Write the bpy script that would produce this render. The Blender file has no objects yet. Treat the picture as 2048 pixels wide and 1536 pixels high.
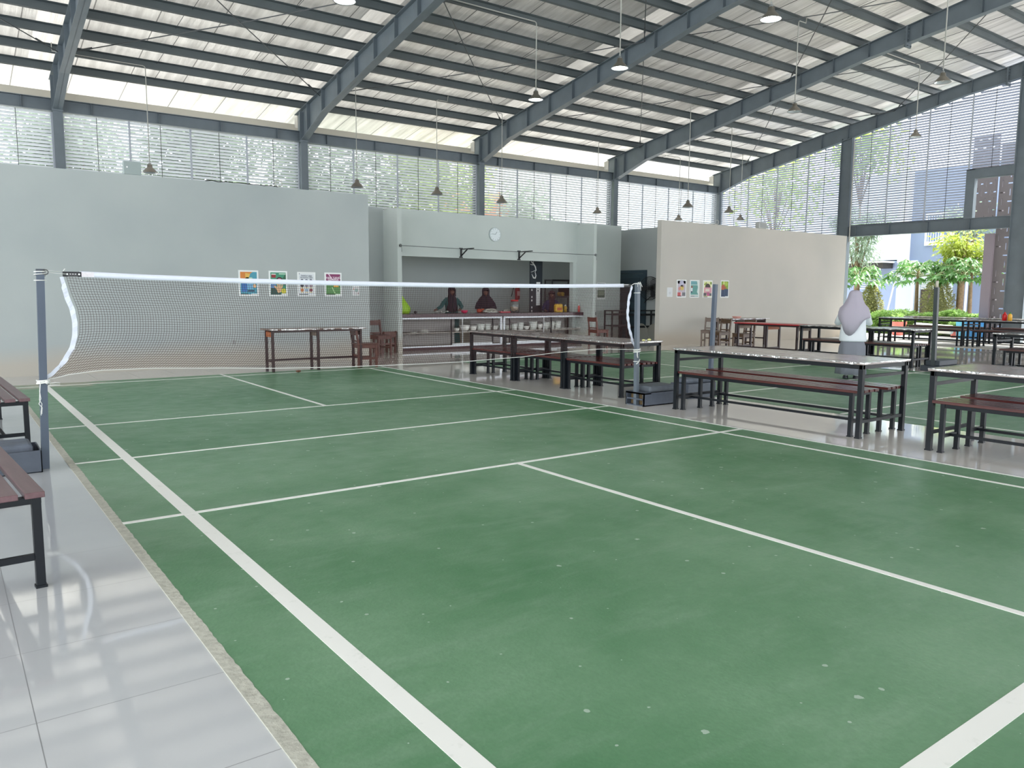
import bpy, math, random
from mathutils import Vector, Matrix
random.seed(7)
S = bpy.context.scene
COL = S.collection
PI = math.pi

# ------------------------------------------------------------ camera, sky, sun, exposure
cam_d = bpy.data.cameras.new('camera'); cam = bpy.data.objects.new('camera', cam_d); COL.objects.link(cam)
cam_d.sensor_width = 36.0; cam_d.lens = 1559.24/2048*36.0; cam_d.clip_end = 300
YAW, PIT, ROL = 0.63427265, -0.116049, 0.00704622
_f = Vector((math.sin(YAW)*math.cos(PIT), math.cos(YAW)*math.cos(PIT), math.sin(PIT)))
_r0 = Vector((math.cos(YAW), -math.sin(YAW), 0)); _u0 = _r0.cross(_f)
_r = math.cos(ROL)*_r0 + math.sin(ROL)*_u0; _u = -math.sin(ROL)*_r0 + math.cos(ROL)*_u0
CP = Vector((-0.73161887, -7.06833961, 1.39921743))
cam.matrix_world = Matrix(((_r.x, _u.x, -_f.x, CP.x), (_r.y, _u.y, -_f.y, CP.y), (_r.z, _u.z, -_f.z, CP.z), (0, 0, 0, 1)))
S.camera = cam

W = bpy.data.worlds.new('sky'); S.world = W; W.use_nodes = True
nt = W.node_tree; nt.nodes.clear()
_o = nt.nodes.new('ShaderNodeOutputWorld'); _b = nt.nodes.new('ShaderNodeBackground'); _t = nt.nodes.new('ShaderNodeTexCoord')
_n = nt.nodes.new('ShaderNodeTexNoise'); _n.inputs['Scale'].default_value = 2.2; _n.inputs['Detail'].default_value = 5
_c = nt.nodes.new('ShaderNodeValToRGB'); _c.color_ramp.elements[0].position = .35; _c.color_ramp.elements[1].position = .62
_c.color_ramp.elements[0].color = (.80, .89, 1.0, 1); _c.color_ramp.elements[1].color = (1.0, 1.0, 1.0, 1)
nt.links.new(_t.outputs['Generated'], _n.inputs['Vector']); nt.links.new(_n.outputs['Fac'], _c.inputs['Fac'])
nt.links.new(_c.outputs['Color'], _b.inputs['Color']); nt.links.new(_b.outputs['Background'], _o.inputs['Surface'])
_b.inputs['Strength'].default_value = 1.5

sun_d = bpy.data.lights.new('sun', 'SUN'); sun = bpy.data.objects.new('sun', sun_d); COL.objects.link(sun)
sun_d.energy = 4.5; sun_d.angle = math.radians(6); sun_d.color = (1, .97, .9)
sun.rotation_euler = Vector((-.80, .22, -1.25)).to_track_quat('-Z', 'Y').to_euler()

S.view_settings.view_transform = 'Standard'; S.view_settings.look = 'None'; S.view_settings.gamma = 1
S.view_settings.use_curve_mapping = False
S.view_settings.exposure = 1.72
S.cycles.use_denoising = True
S.cycles.max_bounces = 10; S.cycles.diffuse_bounces = 6; S.cycles.glossy_bounces = 4
S.cycles.sample_clamp_indirect = 6.0

TRANS_K = .125
# ------------------------------------------------------------ materials
def lin(c):
    return tuple((x/255/12.92 if x/255 <= .04045 else ((x/255+.055)/1.055)**2.4) for x in c)
MATS = {}
def mat(name, rgb, rough=.6, metal=0., var=0., vscale=6., bump=0., bscale=40., emit=None, estr=0., alpha=1., trans=0., spec=None, coat=0., stretch=None, sss=0.):
    if name in MATS: return MATS[name]
    m = bpy.data.materials.new(name); m.use_nodes = True; n = m.node_tree; b = n.nodes['Principled BSDF']
    c = lin(rgb); b.inputs['Base Color'].default_value = (*c, 1); b.inputs['Roughness'].default_value = rough
    b.inputs['Metallic'].default_value = metal
    if spec is not None: b.inputs['Specular IOR Level'].default_value = spec
    if coat: b.inputs['Coat Weight'].default_value = coat; b.inputs['Coat Roughness'].default_value = .08
    if trans: b.inputs['Transmission Weight'].default_value = trans
    if alpha < 1: b.inputs['Alpha'].default_value = alpha
    if emit is not None:
        b.inputs['Emission Color'].default_value = (*lin(emit), 1); b.inputs['Emission Strength'].default_value = estr
    if var or bump:
        tc = n.nodes.new('ShaderNodeTexCoord'); mp = n.nodes.new('ShaderNodeMapping'); n.links.new(tc.outputs['Object'], mp.inputs['Vector'])
        if stretch: mp.inputs['Scale'].default_value = stretch
    if var:
        nz = n.nodes.new('ShaderNodeTexNoise'); nz.inputs['Scale'].default_value = vscale; nz.inputs['Detail'].default_value = 5
        n.links.new(mp.outputs['Vector'], nz.inputs['Vector'])
        rp = n.nodes.new('ShaderNodeValToRGB'); rp.color_ramp.elements[0].position = .3; rp.color_ramp.elements[1].position = .7
        rp.color_ramp.elements[0].color = (*[x*(1-var) for x in c], 1); rp.color_ramp.elements[1].color = (*[min(1, x*(1+var)) for x in c], 1)
        n.links.new(nz.outputs['Fac'], rp.inputs['Fac']); n.links.new(rp.outputs['Color'], b.inputs['Base Color'])
    if bump:
        nb = n.nodes.new('ShaderNodeTexNoise'); nb.inputs['Scale'].default_value = bscale; nb.inputs['Detail'].default_value = 3
        n.links.new(mp.outputs['Vector'], nb.inputs['Vector'])
        bp = n.nodes.new('ShaderNodeBump'); bp.inputs['Strength'].default_value = bump; bp.inputs['Distance'].default_value = .02
        n.links.new(nb.outputs['Fac'], bp.inputs['Height']); n.links.new(bp.outputs['Normal'], b.inputs['Normal'])
    MATS[name] = m
    return m

def N(m, t): return m.node_tree.nodes.new(t)
def L(m, a, b): m.node_tree.links.new(a, b)
def math_node(m, op, a, b=None, clamp=False):
    x = N(m, 'ShaderNodeMath'); x.operation = op; x.use_clamp = clamp
    for i, v in enumerate((a, b)):
        if v is None: continue
        if isinstance(v, (int, float)): x.inputs[i].default_value = v
        else: L(m, v, x.inputs[i])
    return x.outputs[0]
def mixc(m, fac, a, b):
    x = N(m, 'ShaderNodeMix'); x.data_type = 'RGBA'
    if isinstance(fac, (int, float)): x.inputs[0].default_value = fac
    else: L(m, fac, x.inputs[0])
    for i, v in ((6, a), (7, b)):
        if isinstance(v, tuple): x.inputs[i].default_value = (*v, 1)
        else: L(m, v, x.inputs[i])
    return x.outputs[2]
def coords(m, scale=(1, 1, 1)):
    tc = N(m, 'ShaderNodeTexCoord'); mp = N(m, 'ShaderNodeMapping'); mp.inputs['Scale'].default_value = scale
    L(m, tc.outputs['Object'], mp.inputs['Vector']); return mp.outputs['Vector']
def noise(m, vec, scale, detail=4, rough=.5):
    x = N(m, 'ShaderNodeTexNoise'); x.inputs['Scale'].default_value = scale; x.inputs['Detail'].default_value = detail
    x.inputs['Roughness'].default_value = rough; L(m, vec, x.inputs['Vector']); return x.outputs['Fac']
def ramp(m, f, p0, p1):
    x = N(m, 'ShaderNodeMapRange'); L(m, f, x.inputs[0]); x.inputs[1].default_value = p0; x.inputs[2].default_value = p1
    x.clamp = True; return x.outputs[0]

def tile_material():
    m = mat('glossy_tile', (196, 200, 203), rough=.09); n = m.node_tree; b = n.nodes['Principled BSDF']
    v = coords(m); sp = N(m, 'ShaderNodeSeparateXYZ'); L(m, v, sp.inputs[0])
    def grout(ax, off):
        a = math_node(m, 'ADD', sp.outputs[ax], off); a = math_node(m, 'MODULO', a, .6)
        a = math_node(m, 'SUBTRACT', a, .3); a = math_node(m, 'ABSOLUTE', a); return math_node(m, 'GREATER_THAN', a, .2982)
    g = math_node(m, 'MAXIMUM', grout(0, .555+60.0), grout(1, 4.235+60.0))
    cl = ramp(m, noise(m, v, .7, 5), .35, .7)
    base = mixc(m, cl, lin((190, 193, 196)), lin((204, 207, 209)))
    base = mixc(m, ramp(m, sp.outputs[0], 5.9, 6.1), base, lin((236, 232, 225)))  # paler tile past the first court, brighter light put into its colour
    col = mixc(m, g, base, lin((140, 142, 144))); L(m, col, b.inputs['Base Color'])
    r = math_node(m, 'MULTIPLY', noise(m, v, 1.3, 6), .08); r = math_node(m, 'ADD', r, .015); r = math_node(m, 'ADD', r, math_node(m, 'MULTIPLY', g, .4))
    L(m, r, b.inputs['Roughness'])
    b.inputs['IOR'].default_value = 1.55; b.inputs['Coat Weight'].default_value = .3; b.inputs['Coat Roughness'].default_value = .03
    return m
def court_material():
    m = mat('court_green', (70, 116, 78), rough=.42); n = m.node_tree; b = n.nodes['Principled BSDF']
    v = coords(m); v2 = coords(m, (.35, 1.2, 1))
    a = ramp(m, noise(m, v, .45, 8, .62), .36, .66)
    c = mixc(m, a, lin((76, 128, 86)), lin((124, 162, 129)))
    s = ramp(m, noise(m, v2, 3.2, 8, .7), .5, .78)
    c = mixc(m, math_node(m, 'MULTIPLY', s, .5), c, lin((148, 176, 152)))
    f = ramp(m, noise(m, v, 28, 6, .7), .3, .75)
    c = mixc(m, math_node(m, 'MULTIPLY', f, .35), c, lin((78, 120, 88)))
    def chips(scale, thr, wob):
        vo = N(m, 'ShaderNodeTexVoronoi'); vo.voronoi_dimensions = '2D'; vo.inputs['Scale'].default_value = scale; L(m, v, vo.inputs['Vector'])
        dist = math_node(m, 'ADD', vo.outputs['Distance'], math_node(m, 'MULTIPLY', noise(m, v, 45, 5), wob))
        sx = N(m, 'ShaderNodeSeparateColor'); L(m, vo.outputs['Color'], sx.inputs[0])
        return math_node(m, 'LESS_THAN', dist, math_node(m, 'MULTIPLY', sx.outputs[0], thr))
    ch = math_node(m, 'MAXIMUM', chips(1.6, .054, .05), chips(4.2, .078, .07))
    c = mixc(m, math_node(m, 'MULTIPLY', ch, .8), c, lin((186, 205, 190)))
    sp = N(m, 'ShaderNodeSeparateXYZ'); L(m, v, sp.inputs[0])
    e1 = math_node(m, 'MULTIPLY', ramp(m, sp.outputs[1], 4.9, 6.0), ramp(m, sp.outputs[0], 2.3, 1.0))
    wr = math_node(m, 'GREATER_THAN', math_node(m, 'MULTIPLY', e1, noise(m, coords(m, (.8, 2.2, 1)), 3.0, 5, .6)), .42)
    c = mixc(m, math_node(m, 'MULTIPLY', wr, .75), c, lin((172, 164, 148)))
    L(m, c, b.inputs['Base Color']); b.inputs['Specular IOR Level'].default_value = .32
    rr = math_node(m, 'ADD', math_node(m, 'MULTIPLY', noise(m, v, 5, 5), .3), .22); L(m, rr, b.inputs['Roughness'])
    bp = N(m, 'ShaderNodeBump'); bp.inputs['Strength'].default_value = .12; bp.inputs['Distance'].default_value = .01
    L(m, noise(m, v, 60, 4), bp.inputs['Height']); L(m, bp.outputs['Normal'], b.inputs['Normal'])
    return m
def paint_line_material():
    m = mat('worn_white_paint', (222, 226, 216), rough=.5); b = m.node_tree.nodes['Principled BSDF']; v = coords(m)
    a = ramp(m, noise(m, v, 9, 8, .7), .58, .74)
    L(m, mixc(m, math_node(m, 'MULTIPLY', a, .5), lin((244, 245, 240)), lin((196, 204, 192))), b.inputs['Base Color'])
    return m
def wall_material():
    m = mat('painted_plaster', (206, 209, 206), rough=.75); b = m.node_tree.nodes['Principled BSDF']; v = coords(m)
    sp = N(m, 'ShaderNodeSeparateXYZ'); L(m, v, sp.inputs[0])
    low = ramp(m, math_node(m, 'ADD', sp.outputs[2], math_node(m, 'MULTIPLY', noise(m, v, .9, 4), -.35)), .32, .02)
    c = mixc(m, ramp(m, noise(m, v, .6, 4), .3, .7), lin((160, 168, 168)), lin((172, 179, 177)))
    c = mixc(m, math_node(m, 'MULTIPLY', low, .5), c, lin((186, 170, 148)))
    L(m, c, b.inputs['Base Color']); return m
def foil_material():
    """silver foil under partly translucent roof sheets; bright and dark bays are painted into the translucency"""
    m = mat('silver_foil', (205, 204, 202), rough=.4, metal=.5); n = m.node_tree; b = n.nodes['Principled BSDF']; v = coords(m)
    sp = N(m, 'ShaderNodeSeparateXYZ'); L(m, v, sp.inputs[0])
    x = math_node(m, 'MODULO', math_node(m, 'ADD', sp.outputs[0], 60.16), 1.2); x = math_node(m, 'ABSOLUTE', math_node(m, 'SUBTRACT', x, .6))
    seam = math_node(m, 'GREATER_THAN', x, .588)
    streak = ramp(m, noise(m, coords(m, (1.1, .10, .10)), 6, 4), .3, .7)
    cc = mixc(m, streak, lin((176, 175, 172)), lin((214, 213, 210)))
    L(m, mixc(m, seam, cc, lin((90, 90, 90))), b.inputs['Base Color'])
    wv = noise(m, coords(m, (5.5, .35, .35)), 2.0, 3)
    bp = N(m, 'ShaderNodeBump'); bp.inputs['Strength'].default_value = .6; bp.inputs['Distance'].default_value = .06
    L(m, math_node(m, 'ADD', wv, math_node(m, 'MULTIPLY', noise(m, v, 5, 3), .4)), bp.inputs['Height']); L(m, bp.outputs['Normal'], b.inputs['Normal'])
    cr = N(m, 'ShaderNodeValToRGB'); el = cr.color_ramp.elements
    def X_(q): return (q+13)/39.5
    pts = [(-13, .29), (3.0, .29), (7.0, .22), (8.2, .12), (13.0, .07), (14.5, .13), (19.5, .16), (20.5, .21), (26.4, .21)]  # translucency per bay paints how bright each part of the roof looks
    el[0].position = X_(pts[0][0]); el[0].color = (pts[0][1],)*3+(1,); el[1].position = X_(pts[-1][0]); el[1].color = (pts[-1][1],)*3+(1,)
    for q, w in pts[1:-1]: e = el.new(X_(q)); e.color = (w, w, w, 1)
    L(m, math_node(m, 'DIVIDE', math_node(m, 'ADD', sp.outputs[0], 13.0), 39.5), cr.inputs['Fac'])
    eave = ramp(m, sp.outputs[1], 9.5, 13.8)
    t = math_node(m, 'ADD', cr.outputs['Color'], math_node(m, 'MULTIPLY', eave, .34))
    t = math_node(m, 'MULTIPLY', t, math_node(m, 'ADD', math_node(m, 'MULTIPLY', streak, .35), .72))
    near = ramp(m, sp.outputs[1], -1.0, -3.0); t = math_node(m, 'ADD', t, math_node(m, 'MULTIPLY', near, .10))  # unseen roof behind the camera made more translucent, added light for the floor
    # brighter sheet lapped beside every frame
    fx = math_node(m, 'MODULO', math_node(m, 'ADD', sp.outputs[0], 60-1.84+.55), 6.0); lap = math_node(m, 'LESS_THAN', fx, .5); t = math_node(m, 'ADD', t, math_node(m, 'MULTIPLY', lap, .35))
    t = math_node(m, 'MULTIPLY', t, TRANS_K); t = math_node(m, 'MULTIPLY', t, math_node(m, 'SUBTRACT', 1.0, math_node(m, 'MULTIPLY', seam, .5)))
    tr = N(m, 'ShaderNodeBsdfTranslucent'); tr.inputs['Color'].default_value = (1, .95, .87, 1); mx = N(m, 'ShaderNodeMixShader'); L(m, t, mx.inputs[0]); L(m, b.outputs[0], mx.inputs[1]); L(m, tr.outputs[0], mx.inputs[2])
    L(m, mx.outputs[0], n.nodes['Material Output'].inputs['Surface']); return m
def top_material():
    m = mat('grey_brown_laminate', (150, 138, 134), rough=.16); b = m.node_tree.nodes['Principled BSDF']; v = coords(m)
    L(m, mixc(m, ramp(m, noise(m, v, 5, 4), .3, .7), lin((154, 142, 138)), lin((164, 153, 148))), b.inputs['Base Color'])
    L(m, math_node(m, 'ADD', math_node(m, 'MULTIPLY', noise(m, v, 3, 4), .2), .1), b.inputs['Roughness']); return m
def wood_material(name, a, c2, rough=.35):
    m = mat(name, a, rough=rough); b = m.node_tree.nodes['Principled BSDF']; v = coords(m, (9, .8, 9))
    L(m, mixc(m, ramp(m, noise(m, v, 4, 6, .6), .3, .75), lin(a), lin(c2)), b.inputs['Base Color']); return m

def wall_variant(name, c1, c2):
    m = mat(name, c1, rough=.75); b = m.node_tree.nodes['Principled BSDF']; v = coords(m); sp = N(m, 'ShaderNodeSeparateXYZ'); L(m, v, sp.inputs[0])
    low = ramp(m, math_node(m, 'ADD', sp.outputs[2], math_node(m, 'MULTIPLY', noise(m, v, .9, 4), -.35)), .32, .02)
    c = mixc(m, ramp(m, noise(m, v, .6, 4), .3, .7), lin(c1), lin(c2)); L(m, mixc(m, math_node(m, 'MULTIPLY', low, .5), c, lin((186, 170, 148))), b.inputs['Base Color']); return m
M_WALLR = wall_variant('brightened_plaster_right', (184, 182, 174), (194, 190, 181)); M_WALLC = wall_variant('brightened_plaster_counter', (184, 194, 190), (196, 204, 200))  # same plaster with stronger light painted in, warmer on the right wall
M_TILE = tile_material(); M_COURT = court_material(); M_LINE = paint_line_material(); M_WALL = wall_material()
M_FOIL = foil_material(); M_TOP = top_material()
M_WOOD = wood_material('maroon_slat_wood', (72, 33, 33), (94, 50, 47), .2)
M_BROWN = wood_material('dark_brown_wood', (74, 40, 32), (104, 60, 46), .4)
M_STEEL = mat('blue_grey_painted_steel', (104, 114, 120), rough=.5, var=.08, vscale=3)
M_PURL = mat('galvanised_purlin', (80, 88, 90), rough=.55, var=.08, vscale=2)
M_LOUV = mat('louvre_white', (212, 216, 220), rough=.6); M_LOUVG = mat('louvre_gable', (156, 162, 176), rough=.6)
M_BLACK = mat('black_blue_steel', (10, 17, 24), rough=.45, var=.15, vscale=20, spec=.3)
M_CHROME = mat('chrome_strip', (188, 188, 186), rough=.2, metal=.9, var=.55, vscale=14, bump=.6, bscale=30)
M_POLE = mat('slate_pole_paint', (76, 88, 104), rough=.45, var=.06)
M_BOX = mat('slate_box_paint', (78, 86, 98), rough=.5, var=.12, vscale=10)
M_CONC = mat('rough_concrete', (186, 186, 174), rough=.85, var=.14, vscale=25, bump=.3)
M_ROPE = mat('white_cord', (226, 228, 224), rough=.7)
M_TAPE = mat('white_net_tape', (226, 232, 244), rough=.5, bump=.2, bscale=30)
M_NET = mat('brown_net_twine', (70, 42, 40), rough=.8)
M_DARK = mat('near_black', (18, 20, 26), rough=.5)
M_WHITE = mat('plain_white', (232, 233, 232), rough=.5)
M_ROD = mat('thin_dark_rod', (70, 74, 76), rough=.5)
M_PIPE = mat('conduit_pipe', (176, 176, 168), rough=.4)

# ------------------------------------------------------------ mesh builder
class MB:
    def __init__(s): s.v = []; s.f = []
    def add(s, vs, fs):
        k = len(s.v); s.v += [tuple(x) for x in vs]; s.f += [tuple(i+k for i in f) for f in fs]; return s
    def box(s, x0, x1, y0, y1, z0, z1):
        return s.add([(x0, y0, z0), (x1, y0, z0), (x1, y1, z0), (x0, y1, z0), (x0, y0, z1), (x1, y0, z1), (x1, y1, z1), (x0, y1, z1)],
                     [(3, 2, 1, 0), (4, 5, 6, 7), (0, 1, 5, 4), (1, 2, 6, 5), (2, 3, 7, 6), (3, 0, 4, 7)])
    def bar(s, p, q, w, h, up=(0, 0, 1)):
        p = Vector(p); q = Vector(q); d = (q-p).normalized(); u = Vector(up)
        if abs(d.dot(u)) > .98: u = Vector((0, 1, 0))
        a = d.cross(u).normalized(); b = a.cross(d).normalized()
        vs = [c + sa*a*w/2 + sb*b*h/2 for c in (p, q) for sa, sb in ((-1, -1), (1, -1), (1, 1), (-1, 1))]
        return s.add(vs, [(3, 2, 1, 0), (4, 5, 6, 7), (0, 1, 5, 4), (1, 2, 6, 5), (2, 3, 7, 6), (3, 0, 4, 7)])
    def tube(s, pts, r, n=8, caps=True):
        pts = [Vector(p) for p in pts]; rings = []; rr = r if isinstance(r, (list, tuple)) else [r]*len(pts)
        ref = None
        for i, p in enumerate(pts):
            d = (pts[min(i+1, len(pts)-1)] - pts[max(i-1, 0)]).normalized()
            if ref is None: ref = Vector((0, 0, 1)) if abs(d.z) < .9 else Vector((1, 0, 0))
            a = (ref - d*ref.dot(d)).normalized(); ref = a; b = d.cross(a)
            rings.append([p + rr[i]*(math.cos(2*PI*k/n)*a + math.sin(2*PI*k/n)*b) for k in range(n)])
        return s.loft(rings, caps)
    def loft(s, rings, caps=True):
        n = len(rings[0]); vs = [x for r in rings for x in r]; fs = []
        for i in range(len(rings)-1):
            for k in range(n):
                fs.append((i*n+k, i*n+(k+1) % n, (i+1)*n+(k+1) % n, (i+1)*n+k))
        if caps: fs += [tuple(reversed(range(n))), tuple((len(rings)-1)*n+k for k in range(n))]
        return s.add(vs, fs)
    def lathe(s, prof, c=(0, 0, 0), n=20, caps=False):
        return s.loft([[(c[0]+r*math.cos(2*PI*k/n), c[1]+r*math.sin(2*PI*k/n), c[2]+z) for k in range(n)] for r, z in prof], caps)
    def ball(s, c, r, n=10, m=7):
        rx, ry, rz = r if isinstance(r, (tuple, list)) else (r, r, r)
        return s.loft([[(c[0]+rx*math.sin(PI*(j+.02)/(m+.04))*math.cos(2*PI*k/n), c[1]+ry*math.sin(PI*(j+.02)/(m+.04))*math.sin(2*PI*k/n), c[2]+rz*math.cos(PI*(j+.02)/(m+.04))) for k in range(n)] for j in range(m, -1, -1)], True)
    def prism(s, poly, ax, a, b):
        # poly of 2D points extruded along axis ax (0,1,2) from a to b
        def P(u, v, w): return {0: (w, u, v), 1: (u, w, v), 2: (u, v, w)}[ax]
        n = len(poly); vs = [P(*p, a) for p in poly] + [P(*p, b) for p in poly]
        return s.add(vs, [tuple(range(n)), tuple(reversed(range(n, 2*n)))] + [(i, (i+1) % n + 0, (i+1) % n+n, i+n) for i in range(n)])
    def build(s, name, m, parent=None, smooth=False, bevel=0., loc=None, rotz=0):
        me = bpy.data.meshes.new(name); me.from_pydata(s.v, [], s.f); me.validate(); 
        if smooth: me.polygons.foreach_set('use_smooth', [True]*len(me.polygons))
        o = bpy.data.objects.new(name, me); COL.objects.link(o); me.materials.append(m)
        if parent is not None: o.parent = parent
        if loc is not None: o.location = loc; o.rotation_euler = (0, 0, rotz)
        if bevel:
            b = o.modifiers.new('b', 'BEVEL'); b.width = bevel; b.segments = 2; b.limit_method = 'ANGLE'
        else:
            pass
        return o
def fixn(o):
    import bmesh
    bm = bmesh.new(); bm.from_mesh(o.data); bmesh.ops.recalc_face_normals(bm, faces=bm.faces); bm.to_mesh(o.data); bm.free(); return o
def tag(o, label=None, cat=None, group=None, kind=None):
    if label: o['label'] = label
    if cat: o['category'] = cat
    if group: o['group'] = group
    if kind: o['kind'] = kind
    return o
def thing(name, label, cat, loc=(0, 0, 0), rotz=0, group=None):
    o = bpy.data.objects.new(name, None); COL.objects.link(o); o.location = loc; o.rotation_euler = (0, 0, rotz); o.empty_display_size = .1
    return tag(o, label, cat, group)
def struct(name, loc=(0, 0, 0)):
    o = bpy.data.objects.new(name, None); COL.objects.link(o); o.location = loc; o['kind'] = 'structure'; return o
def kids(o): return list(o.children)
def dup(root, loc, rotz=0, label=None, group=None):
    r = root.copy(); COL.objects.link(r); r.location = loc; r.rotation_euler = (0, 0, rotz)
    if label: r['label'] = label
    if group: r['group'] = group
    for ch in list(root.children):
        c = ch.copy(); COL.objects.link(c); c.parent = r
        for g in ch.children:
            d = g.copy(); COL.objects.link(d); d.parent = c
    return r
def text(s, size, m, loc, rot, parent=None, name='lettering', ext=.001, align='CENTER', bold=0):
    c = bpy.data.curves.new(name, 'FONT'); c.body = s; c.size = size; c.extrude = ext; c.align_x = align; c.align_y = 'CENTER'; c.offset = bold
    c.materials.append(m); f = bpy.data.objects.new(name, c); COL.objects.link(f); bpy.context.view_layer.update()
    me = bpy.data.meshes.new_from_object(f.evaluated_get(bpy.context.evaluated_depsgraph_get())); bpy.data.objects.remove(f)
    o = bpy.data.objects.new(name, me); COL.objects.link(o); o.location = loc; o.rotation_euler = rot
    if parent: o.parent = parent
    return o

# ------------------------------------------------------------ the setting: floor, courts, walls
FX = [-10.16, -4.16, 1.84, 7.84, 13.84, 19.84, 25.84]
RIDGE = -4.0
def zrt(y):
    yy = y if y >= RIDGE else 2*RIDGE-y
    return 6.465 + .1735*(14.29-yy)
_RB = [(14.5, 5.58), (13.0, 6.1), (5.0, 7.68), (3.8, 7.84), (1.2, 8.2), (RIDGE, 8.95)]
def zrb(y):
    yy = y if y >= RIDGE else 2*RIDGE-y
    for (a, za), (b, zb) in zip(_RB, _RB[1:]):
        if yy >= b: return za + (zb-za)*(a-yy)/(a-b)
    return _RB[-1][1]

fl = MB().box(-14, 26.7, -26, 15.3, -.2, 0).build('floor', M_TILE); fl['kind'] = 'structure'
fo = MB().box(21.75, 26.5, -26, 14.6, -.02, .003).build('floor_terrace', mat('pale_terrace_concrete', (214, 211, 204), rough=.7, var=.05, vscale=2)); fo['kind'] = 'structure'
def court(name, x0, x1, vl, hl, strips):
    g = MB().box(x0, x1, -6.36, 6.36, -.01, .004).build(name, M_COURT); g['kind'] = 'structure'
    for (x, w, a, b) in vl: MB().box(x-w/2, x+w/2, a, b, .003, .0055).build('court_line', M_LINE, g)
    for (y, w, a, b) in hl: MB().box(a, b, y-w/2, y+w/2, .003, .0058).build('court_line', M_LINE, g)
    return g
court('floor_court', .09, 6.0,
      [(.475, .082, -6.08, 6.04), (5.63, .042, -6.08, 6.04), (5.985, .03, -6.36, 6.36), (3.058, .046, 1.98, 6.36), (3.058, .046, -6.05, -2.0)],
      [(6.02, .036, .09, 6.0), (1.957, .042, .09, 6.0), (0, .042, .09, 6.0), (-2.006, .046, .09, 6.0), (-6.05, .085, .09, 6.0)], None)
court('floor_court', 7.84, 13.95,
      [(8.27, .045, -6.05, 6.05), (13.55, .045, -6.05, 6.05), (10.9, .045, 1.98, 6.05), (10.9, .045, -6.05, -2.0)],
      [(6.02, .04, 7.84, 13.95), (1.98, .045, 7.84, 13.95), (0, .045, 7.84, 13.95), (-2.02, .045, 7.84, 13.95), (-6.02, .045, 7.84, 13.95)], None)
cs = MB()
_p = random.Random(3)
n = 400; left = []; right = []
for i in range(n+1):
    y = -6.36+12.72*i/n
    left.append((.040, y)); right.append((.094+_p.uniform(-.003, .003), y))
for i in range(n):
    a, b, c, d = left[i], right[i], right[i+1], left[i+1]
    cs.add([(*a, .0052), (*b, .0052), (*c, .0052), (*d, .0052)], [(0, 1, 2, 3)])
    cs.add([(*b, .0052), (*b, -.005), (*c, -.005), (*c, .0052), (*a, .0052), (*d, .0052), (*d, -.005), (*a, -.005)], [(0, 1, 2, 3), (4, 5, 6, 7)])
o = cs.build('trim_1', M_CONC); o['kind'] = 'structure'
def wall(name, *b, m=M_WALL):
    o = MB().box(*b).build(name, m); o['kind'] = 'structure'; return o
HW = 3.36
wall('wall_left', -14, 6.495, 7.75, 7.9, -.02, HW)
wall('wall_recess', 5.2, 7.82, 9.7, 9.84, -.02, HW)
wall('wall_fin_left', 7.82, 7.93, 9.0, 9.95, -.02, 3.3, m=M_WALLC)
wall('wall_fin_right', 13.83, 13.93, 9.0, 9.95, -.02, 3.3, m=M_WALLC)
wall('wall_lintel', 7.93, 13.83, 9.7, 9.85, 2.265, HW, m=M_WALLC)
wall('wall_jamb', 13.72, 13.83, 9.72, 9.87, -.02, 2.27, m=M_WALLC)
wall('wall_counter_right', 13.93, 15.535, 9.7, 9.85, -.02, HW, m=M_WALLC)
wall('wall_corridor', 16.57, 16.72, 7.85, 14.5, -.02, HW)
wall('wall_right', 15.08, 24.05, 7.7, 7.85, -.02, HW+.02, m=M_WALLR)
wall('wall_kitchen_back', 7.7, 16.57, 12.4, 12.55, -.02, HW)
wall('wall_kitchen_left', 7.55, 7.7, 9.86, 12.55, -.02, HW)
wall('wall_outer_back', -14, 25.9, 14.72, 14.85, -.1, 2.95)
wall('wall_outer_end', 25.8, 25.95, 9.1, 14.6, -.1, 2.95)
# pale plinth stain of the floor edge between court and left wall is the same tile

# door in the corridor wall
d = struct('door_1'); M_TEAL = mat('dark_teal_door', (54, 74, 84), rough=.5, var=.06)
MB().box(16.50, 16.57, 9.62, 9.72, 0, 2.12).box(16.50, 16.57, 10.85, 10.95, 0, 2.12).box(16.50, 16.57, 9.72, 10.85, 2.02, 2.12).build('door_frame', M_TEAL, d, bevel=.006)
lf = MB().box(16.515, 16.555, 9.73, 10.84, 0.01, 2.01).build('door_leaf', M_TEAL, d)
MB().box(16.50, 16.52, 9.86, 10.72, 1.15, 1.88).box(16.50, 16.52, 9.86, 10.72, .15, .98).build('door_panel', mat('dark_teal_panel', (46, 64, 74), rough=.5), d, bevel=.01)
MB().tube([(16.50, 9.82, 1.02), (16.45, 9.82, 1.02), (16.45, 9.94, 1.02)], .01).build('door_handle', M_CHROME, d, smooth=True)

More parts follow.
